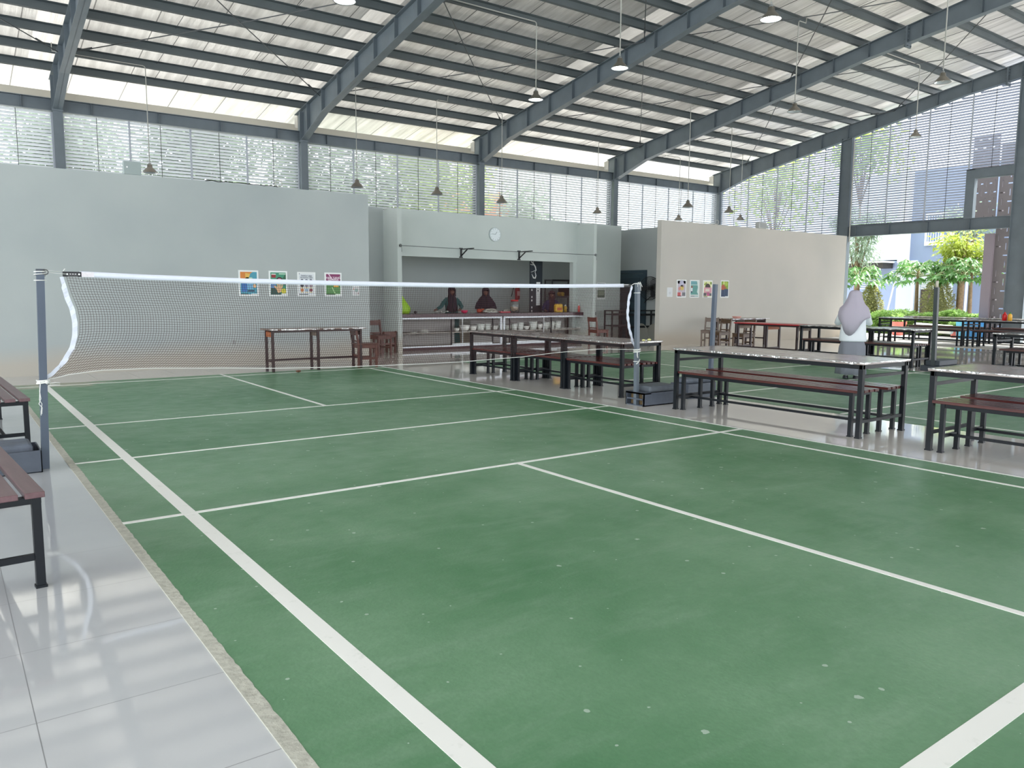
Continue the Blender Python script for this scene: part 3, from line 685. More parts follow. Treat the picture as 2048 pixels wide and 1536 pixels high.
def strand(pts):
    rings = []
    for i, p in enumerate(pts):
        dd = (pts[min(i+1, len(pts)-1)]-pts[max(0, i-1)]).normalized(); a = dd.cross(Vector((0, 1, 0))).normalized(); b = dd.cross(a)
        rings.append([p+R_*a, p+R_*(-.5*a+.87*b), p+R_*(-.5*a-.87*b)])
    m.loft(rings, False)
for i in range(NU+1): strand([npt(i/NU, j/12) for j in range(13)])
for j in range(NV+1): strand([npt(i/70, j/NV) for i in range(71)])
m.build('netting', M_NET, net)
# top tape
m = MB(); rings = []
for i in range(61):
    x = .20+(6.185-.20)*i/60; z = interp(ntp, x); 
    rings.append([(x, -.006, z-.004), (x, -.007, z+.018), (x, -.004, z+.04), (x, .004, z+.04), (x, .007, z+.018), (x, .006, z-.004)])
m.loft(rings).build('top_tape', M_TAPE, net, smooth=True)
bl = MB().box(.082, .212, -.008, .008, 1.503, 1.543).build('black_label', M_DARK, net); bl['label'] = 'black end label with white dots'
m = MB()
for x in (.112, .195): m.tube([(x, -.0095, 1.523), (x, -.008, 1.523)], .0075, 10)
for x in (.134, .152, .170): m.box(x-.006, x+.006, -.0088, -.008, 1.521, 1.527)
m.box(.118, .185, -.0086, -.008, 1.5085, 1.5095)
m.build('label_marks', M_WHITE, net)
MB().box(.212, .30, -.0082, .0075, 1.503, 1.541).build('tape_end', mat('cream_tape_end', (226, 222, 226), rough=.6, var=.06, vscale=60), net)
MB().box(6.185, 6.30, -.007, .007, 1.484, 1.523).build('black_label', M_DARK, net)
m = MB()
for k, x in enumerate((6.198, 6.212, 6.226, 6.24, 6.254)): m.box(x-.005, x+.005, -.0078, -.007, 1.509, 1.518-.002*(k % 2))
m.build('label_marks', M_WHITE, net)
# side tapes
def side_tape(tab, w, s):
    m = MB(); rings = []; n = 40
    z0, z1 = tab[0][0], tab[-1][0]
    pts = [Vector((interp(tab, z0+(z1-z0)*i/n), 0, z0+(z1-z0)*i/n)) for i in range(n+1)]
    for i, p in enumerate(pts):
        d = (pts[min(i+1, n)]-pts[max(0, i-1)]).normalized(); a = Vector((-d.z, 0, d.x))*s
        ww = w*(1 if 3 < i < n-5 else (.75 if i <= 3 else .75)); wv = .004*math.sin(i*1.3)
        rings.append([p-a*ww*.0+Vector((0, -.004+wv, 0)), p+a*ww+Vector((0, -.004-wv, 0)), p+a*ww+Vector((0, .004-wv, 0)), p+Vector((0, .004+wv, 0))])
    m.loft(rings); return m
side_tape(sl, .036, -1).build('side_tape', M_TAPE, net)
side_tape(sr, .036, 1).build('side_tape', M_TAPE, net)
MB().tube([Vector((x, -.006, interp(nb, x)-.002)) for x in [-.08+6.47*i/80 for i in range(81)]], .0032, 5).build('bottom_cord', M_ROPE, net)
def wrap(cx, cy, z0, z1, turns, r=.04, n=14): return [(cx+r*math.cos(2*PI*i/n), cy+r*math.sin(2*PI*i/n), z0+(z1-z0)*i/(n*turns)) for i in range(int(n*turns)+1)]
m = MB().tube([(.11, -.01, 1.523), (.02, -.01, 1.53), (-.045, -.035, 1.54)], .0025, 5).tube([(.085, 0, 1.54), (-.02, -.02, 1.548), (-.07, -.06, 1.535)], .002, 5)
m.tube(wrap(-.072, -.03, 1.535, 1.54, 1), .0045, 5).tube(wrap(-.074, -.03, 1.505, 1.525, 1), .004, 5).tube(wrap(-.076, -.03, 1.47, 1.472, 1), .004, 5)
m.tube([(.085, -.005, 1.545), (.10, -.005, 1.565)], .004, 5)
m.build('top_cord', M_ROPE, net, smooth=True)
m = MB().tube([(-.04+.018*math.cos(t*PI/6), -.06, 1.535+.018*math.sin(t*PI/6)) for t in range(13)], .004, 5); m.build('ring_hook', mat('dull_iron', (90, 90, 90), rough=.4, metal=.6), net)
m = MB().tube(wrap(-.097, -.03, .675, .70, 2), .007, 5).tube(wrap(-.097, -.03, .66, .70, 1.5, .045), .005, 5)
m.tube([(-.12, -.075, .69), (-.13, -.08, .62), (-.125, -.08, .56), (-.14, -.08, .52), (-.12, -.08, .49), (-.125, -.08, .44)], .0032, 5).tube([(-.12, -.075, .69), (-.135, -.08, .55), (-.12, -.08, .52), (-.128, -.08, .46), (-.13, -.08, .43)], .003, 5)
m.tube([(-.06, -.075, .675), (-.02, -.08, .68), (.01, -.08, .675), (.01, -.08, .66), (-.03, -.08, .662), (-.07, -.075, .66)], .003, 5).ball((-.075, -.075, .685), .016, 6, 4)
m.build('lower_cord', M_ROPE, net, smooth=True)
m = MB().tube([(6.30, -.01, 1.50), (6.34, -.02, 1.525), (6.38, -.03, 1.53), (6.40, -.05, 1.545), (6.43, -.05, 1.50), (6.44, -.05, 1.44)], .0045, 5).tube(wrap(6.402, -.025, 1.525, 1.53, 1), .005, 5)
m.tube(wrap(6.40, -.025, 1.41, 1.415, 1), .0045, 5).tube([(6.41, -.06, 1.55), (6.45, -.06, 1.49)], .005, 5).tube([(6.375, -.06, 1.545), (6.37, -.06, 1.49)], .003, 5)
m.build('top_cord', M_ROPE, net, smooth=True)
m = MB().tube(wrap(6.37, -.075, .66, .71, 2), .010, 5).tube([(6.34, -.11, .69), (6.335, -.12, .63), (6.345, -.12, .60)], .007, 5).tube([(6.39, -.11, .58), (6.35, -.12, .54), (6.32, -.12, .525)], .007, 5).tube(wrap(6.365, -.08, .545, .56, 1), .005, 5)
m.build('lower_cord', M_ROPE, net, smooth=True)

# ------------------------------------------------------------ lamps
M_SHADE = mat('brushed_lamp_shade', (150, 146, 138), rough=.28, metal=.85)
M_SHIN = mat('lamp_inner_reflector', (214, 226, 230), rough=.2, metal=.4)
M_BULB_ON = mat('bulb_lit', (255, 255, 255), emit=(244, 252, 255), estr=9)
M_GLOW = mat('lit_reflector', (235, 240, 240), rough=.2, emit=(226, 242, 248), estr=.55)
M_BULB = mat('bulb_off', (230, 230, 224), rough=.2)
def make_lamp(on):
    t = thing('pendant_lamp', 'x', 'lamp', (0, 0, 0))
    MB().lathe([(.03, .20), (.055, .19), (.06, .13), (.075, .115), (.12, .07), (.165, .012), (.178, 0), (.176, -.003), (.163, .008), (.118, .064), (.07, .108)], n=24).build('shade', M_SHADE, t, smooth=True)
    MB().lathe([(.172, .002), (.158, .010), (.112, .063), (.066, .106), (0, .108)], n=24).build('reflector', M_GLOW if on else M_SHIN, t, smooth=True)
    MB().lathe([(0, .02), (.032, .03), (.045, .06), (.035, .095), (.02, .106)], n=12).build('bulb', M_BULB_ON if on else M_BULB, t, smooth=True)
    MB().lathe([(0, .235), (.028, .232), (.036, .2), (.05, .17)], n=14).tube([(0, 0, .232), (0, 0, .275)], .006, 6).tube([(-.03, 0, .26), (.03, 0, .26)], .006, 5).build('socket_housing', mat('cast_aluminium', (176, 180, 180), rough=.4, metal=.6), t, smooth=True)
    return t
lamp_on = lamp_off = None
LAMPS = [  # x, y, z, on, kind, label ; kind = direction of the conduit arm along X
 (3.56, 13.35, 4.18, 0, -1.9, 'pendant lamp hanging in front of the grey box on the left wall'),
 (8.5, 12.51, 4.17, 0, -.6, 'pendant lamp above the right end of the left partition wall'),
 (10.94, 12.46, 4.17, 0, .35, 'pendant lamp above the left end of the counter wall'),
 (13.3, 12.6, 4.13, 0, -.9, 'pendant lamp left of the orange colours behind the louvres, above the clock'),
 (18.04, 13.5, 4.18, 0, .3, 'pendant lamp above the gap right of the clock wall'),
 (22.42, 13.7, 4.22, 0, -2.0, 'pendant lamp just touching the top of the bright wall'),
 (18.47, 9.79, 4.12, 0, 1.1, 'pendant lamp in front of the back louvres left of the gable corner'),
 (21.63, 10.7, 4.23, 0, -1.5, 'larger of the two lamps beside the gable corner louvres'),
 (24.59, 12.5, 4.27, 0, .9, 'smaller, lower lamp of the pair by the gable louvres'),
 (10.79, 7.74, 5.86, 1, -2.8, 'lit pendant lamp on an elbow pipe before the second roof bay'),
 (10.64, 4.81, 5.9, 1, 0, 'lit pendant lamp against the middle roof rafter'),
 (10.63, 1.26, 5.9, 1, 0, 'largest lit pendant lamp at the top edge'),
 (16.73, 4.92, 5.92, 0, .3, 'unlit pendant lamp under the rafter right of the largest lit lamp'),
 (16.76, 1.38, 5.9, 0, 0, 'unlit pendant lamp near the top right corner'),
 (22.78, 4.96, 6.04, 0, -2.0, 'pendant lamp hanging in front of the bright gable louvres'),
 (4.7, 4.79, 5.9, 1, 0, 'lit lamp rim at the top edge over the left half')]
used = {}
for (x, y, z, on, arm, lab) in LAMPS:
    zt = zrt(y)+.02-.02
    if on not in used: used[on] = make_lamp(on); t = used[on]; t.location = (x, y, z); t['label'] = lab
    else: t = dup(used[on], (x, y, z), 0, lab)
    for c in list(t.children):
        if c.name.startswith('hanging_pipe'): bpy.data.objects.remove(c)
    H = zt-z; pts = [(0, 0, .27), (0, 0, H-.06)]
    if arm:
        s = 1 if arm > 0 else -1; pts += [(s*.015, 0, H-.025), (s*.05, 0, H-.01), (arm, 0, H-.01)]
    else: pts[-1] = (0, 0, H+.02)
    if arm: pts.append((pts[-1][0], 0, H+.17)) if abs(arm) >= .5 else pts.append((pts[-1][0]+.03, 0, H+.17))
    else: pts.append((0, 0, H+.17))
    MB().tube(pts, .013 if z > 5 else .011, 6).build('hanging_pipe', M_PIPE, t, smooth=True)

#==PART4==
# ------------------------------------------------------------ on the walls
def C_(rgb, rough=.5): return mat('c_%d_%d_%d' % rgb, rgb, rough=rough)
M_PAPER = mat('poster_paper', (226, 230, 228), rough=.4)
def poster(label, x, y, z0, z1, w, draw, border=.03):
    """on a wall facing -Y; local x right, z up from the lower left corner"""
    h = z1-z0; t = thing('wall_poster', label, 'poster', (x, y, z0), 0, None)
    MB().box(0, w, -.012, 0, 0, h).build('backing', M_PAPER, t)
    def pane(u0, v0, u1, v1, rgb, lift=.0005, name='print'):
        MB().box(border+(w-2*border)*u0, border+(w-2*border)*u1, -.012-lift-.0006, -.012, border+(h-2*border)*v0, border+(h-2*border)*v1).build(name, C_(rgb), t)
    def disc(u, v, r, rgb, lift=.0015, sx=1.):
        c = (border+(w-2*border)*u, border+(h-2*border)*v)
        MB().prism([(c[0]+r*sx*math.cos(a*PI/8), c[1]+r*math.sin(a*PI/8)) for a in range(16)], 1, -.012-lift-.0006, -.012-lift).build('printed_motif', C_(rgb), t)
    def poly(pts, rgb, lift=.001):
        MB().prism([(border+(w-2*border)*a, border+(h-2*border)*b) for a, b in pts], 1, -.012-lift-.0006, -.012-lift).build('printed_motif', C_(rgb), t)
    def line(s, u, v, size, rgb):
        text(s, size, C_(rgb), (border+(w-2*border)*u, -.0145, border+(h-2*border)*v), (PI/2, 0, 0), t, 'printed_text', .0003, bold=.0006)
    draw(pane, disc, poly, line); return t
def p1(pane, disc, poly, line):
    pane(0, 0, 1, 1, (70, 150, 170)); poly([(0, 1), (0, .68), (.3, .68), (.55, .9), (.75, 1)], (206, 126, 52)); poly([(.3, .7), (.3, .95), (.6, .92), (.5, .7)], (216, 176, 84), .002)
    poly([(.2, .62), (.8, .62), (.7, .76), (.35, .76)], (170, 200, 176), .002); poly([(.06, .12), (.4, .12), (.4, .52), (.06, .52)], (52, 112, 176), .002); poly([(.35, .48), (.72, .48), (.72, .54), (.35, .54)], (180, 214, 226), .003)
    poly([(.4, .24), (.75, .24), (.75, .48), (.4, .48)], (110, 170, 204), .002); disc(.85, .38, .035, (222, 176, 130)); poly([(.4, .13), (.82, .13), (.82, .19), (.45, .19)], (40, 58, 84), .003); poly([(0, 0), (.45, 0), (.45, .04), (0, .04)], (24, 72, 62), .002); poly([(.62, 0), (1, 0), (1, .04), (.65, .04)], (226, 230, 228), .002)
def p2_(pane, disc, poly, line):
    pane(0, 0, 1, 1, (58, 140, 110)); poly([(.65, .62), (1, .62), (1, .95)], (40, 92, 66)); pane(.06, .76, .34, .9, (140, 38, 46), .001); pane(.06, .9, .34, .94, (226, 226, 220), .002); pane(.55, .92, .98, .96, (200, 222, 200), .001)
    disc(.58, .68, .05, (54, 30, 34), .002, 1.2); disc(.58, .66, .03, (206, 150, 160), .003, 1.4); pane(0, .3, .35, .56, (94, 134, 178), .001); pane(.74, .44, 1, .55, (34, 42, 60), .001); poly([(0, 0), (.7, 0), (.4, .3), (0, .3)], (30, 74, 66), .001)
    poly([(.48, .06), (.66, .12), (.74, .34), (.62, .36), (.48, .33), (.2, .42), (.2, .38), (.36, .24)], (212, 172, 132), .003)
    for a, b, c, d in ((.44, .33, .38, .54), (.52, .34, .5, .58), (.6, .35, .62, .57), (.68, .33, .76, .5)): poly([(a, b), (a+.08, b), (c+.06, d), (c, d)], (216, 178, 138), .003)
    disc(.84, .16, .05, (202, 194, 62), .002); pane(.68, 0, 1, .05, (226, 230, 228), .002)
def p3_(pane, disc, poly, line):
    pane(0, 0, 1, 1, (214, 220, 222)); disc(.03, .99, .008, (60, 70, 90))
    line('Sebelum jajan', .5, .9, .042, (56, 70, 92)); line('bersyukur dulu', .5, .82, .042, (56, 70, 92)); pane(.1, .755, .86, .765, (120, 132, 146), .001)
    cols = ((26, 34, 48), (96, 100, 116), (84, 86, 104)), ((34, 38, 52), (132, 126, 140), (150, 130, 140)), ((196, 124, 74), (150, 176, 196), (130, 62, 70))
    for r_, (v, row) in enumerate(zip((.66, .43, .22), cols)):
        for k, c in enumerate(row):
            disc(.2+.29*k, v, .034, c); pane(.1+.29*k, v-.115, .3+.29*k, v-.09, (196, 182, 96) if r_ else (170, 176, 180), .001)
    pane(0, .0, .6, .035, (26, 62, 56), .001)
def p4_(pane, disc, poly, line):
    pane(0, .5, 1, 1, (128, 46, 94)); pane(0, 0, 1, .5, (72, 130, 70)); poly([(.14, 1), (.22, 1), (.42, .78), (.34, .8)], (226, 196, 214), .002)
    line('HARI YANG', .5, .82, .058, (236, 224, 232)); line('GEMBIRA', .5, .735, .056, (236, 224, 232)); line('2021', .78, .66, .04, (220, 190, 206)); pane(.05, .64, .5, .65, (190, 140, 168), .002)
    poly([(.5, .38), (.88, .38), (.84, .46), (.55, .46)], (222, 160, 60), .002); poly([(.36, .4), (.44, .36), (.64, .08), (.58, .06)], (170, 206, 150), .002)
    for v in (.14, .22, .3): pane(.04, v, .96, v+.02, (112, 166, 104), .001)
    pane(0, 0, .6, .035, (24, 62, 42), .002); pane(.65, 0, 1, .05, (206, 224, 206), .002)
YL = 7.75
poster('orange and teal poster, leftmost of the wall posters behind the net', 3.83, YL, 1.31, 1.79, .37, p1)
poster('green poster printed with an open hand', 4.40, YL, 1.31, 1.79, .36, p2_)
poster('white poster with rows of round pictures', 4.96, YL, 1.31, 1.78, .37, p3_)
poster('purple and green poster reading HARI YANG GEMBIRA', 5.52, YL, 1.31, 1.78, .36, p4_)
def p5_(pane, disc, poly, line):
    pane(0, 0, 1, 1, (200, 200, 200)); disc(.55, .55, .035, (150, 172, 168)); disc(.1, .7, .012, (186, 110, 90)); disc(.9, .2, .014, (160, 130, 130))
poster('small pale notice near the end of the left wall', 6.12, YL, 1.33, 1.52, .14, p5_, .008)
def q1(pane, disc, poly, line):
    pane(0, 0, 1, 1, (186, 176, 186)); pane(0, .82, 1, 1, (96, 92, 140)); disc(.5, .84, .09, (178, 176, 196), .002); disc(.55, .56, .075, (206, 182, 96), .002); disc(.25, .5, .05, (204, 140, 130), .003); disc(.65, .66, .03, (120, 92, 84), .003); pane(.0, .04, .45, .26, (188, 84, 84), .002); pane(.6, .04, 1, .26, (110, 112, 116), .002); pane(.4, .06, .52, .3, (226, 200, 200), .003); pane(0, 0, .5, .04, (40, 40, 44), .003)
def q2(pane, disc, poly, line):
    pane(0, 0, 1, 1, (92, 150, 142)); pane(0, .78, .7, 1, (100, 156, 162), .001); pane(0, .74, 1, .77, (210, 224, 220), .002); poly([(.75, 1), (1, 1), (1, .1), (.8, .3), (.9, .6)], (206, 220, 214), .002); pane(.04, .34, .22, .56, (216, 220, 224), .003); disc(.14, .62, .03, (150, 84, 72), .003); pane(.04, .26, .2, .34, (30, 44, 80), .003); pane(0, .04, 1, .12, (214, 222, 218), .002); pane(0, 0, .5, .04, (40, 52, 50), .003)
def q3(pane, disc, poly, line):
    pane(0, 0, 1, 1, (222, 224, 170)); poly([(0, .8), (.3, .95), (.5, .8), (.2, .72)], (138, 160, 66), .001); disc(.9, .88, .04, (120, 146, 54)); disc(.5, .62, .1, (64, 46, 46), .002, 1.15); pane(.05, .24, 1, .6, (206, 150, 160), .003); poly([(.2, .35), (.75, .35), (.7, .5), (.25, .5)], (214, 206, 190), .004); pane(0, .04, .35, .24, (88, 84, 86), .003); pane(.4, .04, .75, .26, (176, 84, 128), .003); pane(.75, .04, 1, .22, (90, 90, 96), .003); pane(0, -.04, .5, 0, (44, 44, 40), .003)
def q4(pane, disc, poly, line):
    pane(0, .5, 1, 1, (126, 158, 48)); pane(0, 0, 1, .5, (40, 60, 88)); disc(.25, .62, .08, (176, 98, 58), .002); disc(.7, .84, .06, (166, 190, 70), .002); disc(.35, .9, .05, (196, 206, 120), .002); poly([(0, .45), (.8, .55), (.3, .75), (0, .7)], (168, 84, 54), .003); pane(.45, .04, .5, .48, (70, 100, 128), .002); pane(.72, .04, .76, .44, (70, 96, 122), .002); pane(.6, 0, 1, .03, (210, 220, 214), .003)
YR = 7.7
def q0(pane, disc, poly, line): pane(0, 0, 1, 1, (210, 214, 216)); disc(.5, .4, .03, (170, 176, 178)); disc(.5, .4, .018, (214, 216, 218), .002)
poster('small white notice, first on the bright wall past the fan', 15.36, YR, 1.33, 1.58, .21, q0, .008)
poster('poster with purple arch and round yellow picture', 15.74, YR, 1.31, 1.80, .38, q1)
poster('teal poster with a small standing figure', 16.28, YR, 1.31, 1.80, .39, q2)
poster('yellow and pink poster left of the slate post', 16.83, YR, 1.31, 1.80, .40, q3)
poster('green and navy poster, last on the bright wall', 17.60, YR, 1.31, 1.81, .37, q4)
def r1(pane, disc, poly, line): pane(0, .04, 1, 1, (96, 108, 96)); pane(0, .55, 1, .75, (190, 198, 188), .001); pane(0, .82, 1, 1, (60, 80, 90), .001); pane(.1, .2, .9, .5, (140, 150, 132), .001)
poster('small framed picture on the wall right of the counter', 14.60, 9.7, 1.24, 1.72, .34, r1, .03)
o = MB().box(0, .055, -.012, 0, 0, .08).build('wall_socket', mat('socket_grey', (150, 152, 150), rough=.4), None, loc=(3.68, YL, .41)); tag(o, 'small grey wall socket low on the left wall behind the net', 'socket')
bx = thing('wall_box', 'grey electrical box standing on top of the left wall', 'box', (1.97, 7.80, HW)); MB().box(0, .27, -.06, .06, 0, .22).build('casing', mat('box_grey_green', (150, 162, 160), rough=.5), bx, bevel=.006); MB().tube([(.05, -.068, .12), (.05, -.06, .12)], .014, 10).build('indicator', M_WHITE, bx)
# speaker on top of the bright wall
sp = thing('wall_speaker', 'small pale loudspeaker on top of the bright wall', 'speaker', (19.3, 7.78, HW+.02)); MB().box(0, .38, -.08, .08, 0, .19).build('casing', mat('pale_speaker', (186, 188, 184), rough=.5), sp, bevel=.03); MB().box(.03, .35, -.084, -.078, .03, .16).build('speaker_grille', mat('speaker_mesh', (160, 162, 160), rough=.8), sp)
for k, (x, yy) in enumerate(((4.22, 7.82), (17.0, 7.78))):
    o = thing('cable_coil', ['loop of dark cable lying along the top of the left wall', 'loop of pale cable on top of the bright wall'][k], 'cable', (x, yy, HW+.02*k))
    MB().tube([(-.9+.12*i, .02*math.sin(i), .012+.018*abs(math.sin(i*1.7))) for i in range(12)], .008, 5).build('cable', M_DARK if k == 0 else M_PIPE, o); MB().tube([(.45+.07*math.cos(i*PI/5), 0, .08+.06*math.sin(i*PI/5)) for i in range(11)], .008, 5).build('loop', M_PIPE, o)
# clock
ck = thing('wall_clock', 'round white wall clock above the serving counter', 'clock', (11.01, 9.7, 2.90))
def disc_y(r, y0, y1, n=32, cx=0, cz=0): return [(cx+r*math.cos(2*PI*k/n), cz+r*math.sin(2*PI*k/n)) for k in range(n)]
MB().prism(disc_y(.18, 0, 0), 1, -.035, 0).build('rim', mat('clock_rim_grey', (176, 188, 188), rough=.3), ck); MB().prism(disc_y(.160, 0, 0), 1, -.0365, -.034).build('dial', mat('clock_dial', (214, 224, 226), rough=.4), ck)
m = MB()
for k in range(12): a = k*PI/6; m.bar((.125*math.cos(a), -.038, .125*math.sin(a)), (.148*math.cos(a), -.038, .148*math.sin(a)), .008, .002, (0, 1, 0))
m.build('hour_marks', mat('clock_marks', (140, 152, 154)), ck)
MB().bar((0, -.040, 0), (.055, -.040, .07), .012, .002, (0, 1, 0)).build('hour_hand', mat('clock_hands', (130, 144, 146)), ck); MB().bar((.01, -.042, 0), (-.115, -.042, .01), .010, .002, (0, 1, 0)).build('minute_hand', mat('clock_hands', (130, 144, 146)), ck)
# wire across the fins and shutter brackets
o = thing('wire_cable', 'thin steel wire stretched across the serving opening', 'wire', (0, 0, 0))
MB().tube([(7.88, 8.97, 2.46), (10.9, 8.985, 2.44), (13.88, 8.97, 2.45)], .007, 5).build('wire', M_ROD, o)
for x, z in ((7.88, 2.46), (13.88, 2.45)): MB().tube([(x+.03*math.cos(i*PI/4), 8.965, z+.03*math.sin(i*PI/4)) for i in range(9)], .008, 5).tube([(x, 8.99, z), (x, 9.02, z)], .02, 6).tube([(x+.03, 8.97, z-.02), (x+.035, 8.97, z-.14)], .005, 4).build('hook', M_ROD, o)
for k, x in enumerate((9.98, 11.80)):
    o = thing('shutter_bracket', ['black wall bracket left of the clock over the counter', 'black wall bracket right of the clock over the counter'][k], 'bracket', (x, 9.7, 2.32), 0)
    MB().box(-.02, .02, -.03, 0, -.03, .19).box(-.05, .05, -.012, 0, -.05, -.02).box(-.05, .05, -.012, 0, .17, .2).bar((0, -.02, .165), (0, -.58, .165), .035, .025).bar((0, -.02, -.0), (0, -.3, .155), .022, .022).build('bracket_arm', M_DARK, o)
# wall fan
fan = thing('wall_fan', 'black industrial wall fan beside the teal door', 'fan', (16.57, 9.36, 1.57), math.radians(18))
m = MB()
for j, rr in enumerate((.34, .30, .25, .2, .15, .1, .05)):
    xo = -.28-(.06*math.cos(j/7*PI/2) if j else 0.)
    for s in (-1, 1): m.tube([(-.24+s*(.07-.0*j if j == 0 else .04+.045*math.sqrt(max(0, 1-(rr/.34)**2)))*(1 if j else 0), rr*math.cos(a*PI/16), rr*math.sin(a*PI/16)) for a in range(33)], .009 if j == 0 else .003, 4)
for a in range(36):
    c, s_ = math.cos(a*PI/18), math.sin(a*PI/18)
    for sg in (-1, 1): m.tube([(-.24+sg*(.04+.045*math.sqrt(max(0, 1-(rr/.34)**2)))*(0 if rr == .34 else 1), rr*c, rr*s_) for rr in (.34, .3, .2, .1, .04)], .003, 4)
m.build('cage', mat('fan_black', (26, 28, 32), rough=.4), fan)
m = MB()
for k in range(3):
    a0 = k*2*PI/3; pts0 = []; pts1 = []
    for j in range(7):
        rr = .05+.25*j/6; da = .45*math.sin(PI*j/6*.8+.3); pts0.append((-.25, rr*math.cos(a0-da), rr*math.sin(a0-da))); pts1.append((-.21, rr*math.cos(a0+da), rr*math.sin(a0+da)))
    vs = pts0+pts1; m.add(vs, [(j, j+1, j+8, j+7) for j in range(6)])
m.build('blades', mat('fan_blade', (40, 44, 48), rough=.4), fan)
MB().tube([(-.27, 0, 0), (-.08, 0, 0)], [.05, .07], 14).build('motor', mat('fan_black', (26, 28, 32)), fan, smooth=True)
MB().tube([(-.1, 0, 0), (-.06, 0, -.1), (-.0, 0, -.16)], .02, 8).box(-.02, 0, -.06, .06, -.26, -.08).tube([(-.1, .25*math.sin(i*PI/10), -.22-.22*math.sin(i*PI/10)) for i in range(-1, 12)], .012, 6).build('mount', mat('fan_black', (26, 28, 32)), fan, smooth=True)

# metal racks in front of that wall
def rack(label, x, y, w, dp, h, levels, m, rotz=0):
    t = thing('metal_rack', label, 'rack', (x, y, 0), rotz)
    for a in (0, w):
        for b in (0, dp): MB().box(a-.018, a+.018, b-.018, b+.018, 0, h).build('post', m, t)
    for z in levels: MB().box(0, w, 0, dp, z-.012, z+.012).box(0, w, -.012, .012, z-.03, z+.03).build('shelf', m, t)
    MB().box(0, w, -.012, .012, h-.03, h).box(0, w, dp-.012, dp+.012, h-.03, h).box(-.012, .012, 0, dp, h-.03, h).box(w-.012, w+.012, 0, dp, h-.03, h).build('top_rail', m, t); return t
M_RK = mat('rack_brown_black', (52, 46, 48), rough=.5)
rack('small dark metal rack right of the serving counter', 14.62, 9.05, .58, .3, .94, (.1, .5, .82), M_RK)
rack('wide black metal rack in front of the teal door', 15.28, 9.05, 1.22, .3, .93, (.06, .45, .80), mat('rack_black', (24, 28, 32), rough=.4))
for k, (x, yy) in enumerate(((15.75, 9.02), (16.05, 8.75))):
    o = MB().lathe([(0, 0), (.24, 0), (.27, .05), (.26, .05), (.23, .01), (0, .01)], n=28).build('aluminium_basin', mat('dull_aluminium', (186, 186, 178), rough=.35, metal=.4), None, smooth=True)
    o.rotation_euler = (math.radians(78), 0, math.radians(-20 if k else 5)); o.location = (x, yy, .28 if k else .28)
    tag(o, ['round pale basin leaning on the lower shelf of the wide black rack', 'round pale basin leaning beside the bright wall corner'][k], 'basin')

# ------------------------------------------------------------ serving counter
M_MAR = mat('dark_maroon_stone', (58, 26, 38), rough=.2, var=.12, vscale=20)
M_ALU = mat('white_aluminium', (206, 210, 216), rough=.3, metal=.2)
M_CAB = mat('cabinet_inside', (176, 172, 164), rough=.6)
ct = thing('serving_counter', 'long serving counter with maroon top and open dish shelves', 'counter', (0, 0, 0))
CX0, CX1, CY0, CY1 = 7.97, 14.25, 9.42, 10.05
MB().box(7.94, 13.71, 9.40, 10.1, .80, .885).box(13.7, 14.30, 9.38, 9.68, .80, .885).build('counter_top', M_MAR, ct, bevel=.006)
MB().box(CX0, 13.7, CY0+.01, CY1, .0, .07).box(13.6, CX1, CY0+.01, 9.68, 0, .07).build('plinth', mat('plinth_maroon', (62, 34, 38), rough=.5), ct)
MB().box(CX0, 13.7, CY0+.03, CY1, .07, .09).box(13.7, CX1, CY0+.03, 9.68, .07, .09).build('bottom_shelf', M_CAB, ct)
MB().box(CX0, 13.7, CY0+.06, CY1, .405, .425).box(13.7, CX1, CY0+.06, 9.68, .405, .425).build('middle_shelf', M_CAB, ct)
MB().box(CX0, 10.0, CY1-.01, CY1, .09, .80).box(10.5, 13.7, CY1-.01, CY1, .09, .80).box(CX1-.01, CX1, CY0, 9.68, .09, .8).build('back_panel', mat('cabinet_back', (170, 168, 164), rough=.6), ct)
for k, (a, b) in enumerate(((CX0, 11.05), (11.10, CX1))):
    f = MB().box(a, b, CY0-.02, CY0+.01, .755, .795).box(a, b, CY0-.02, CY0+.01, .07, .105).box(a, a+.05, CY0-.02, CY0+.01, .1, .76).box(b-.05, b, CY0-.02, CY0+.01, .1, .76).build('front_frame', M_ALU, ct)
for a, b in ((9.55, 10.75), (11.55, 12.9)):
    MB().box(a, b, CY0-.012, CY0-.004, .095, .145).build('door_rail', mat('glossy_white_rail', (226, 232, 236), rough=.2), ct)
for x in (9.53, 10.78, 11.32, 12.72): MB().box(x-.012, x+.012, CY0, CY0+.03, .1, .76).build('upright', M_DARK, ct)
for x in (9.85, 12.45): MB().box(x-.012, x+.012, CY0-.005, CY0+.015, .1, .76).build('upright', mat('milky_upright', (190, 194, 194), rough=.4), ct)
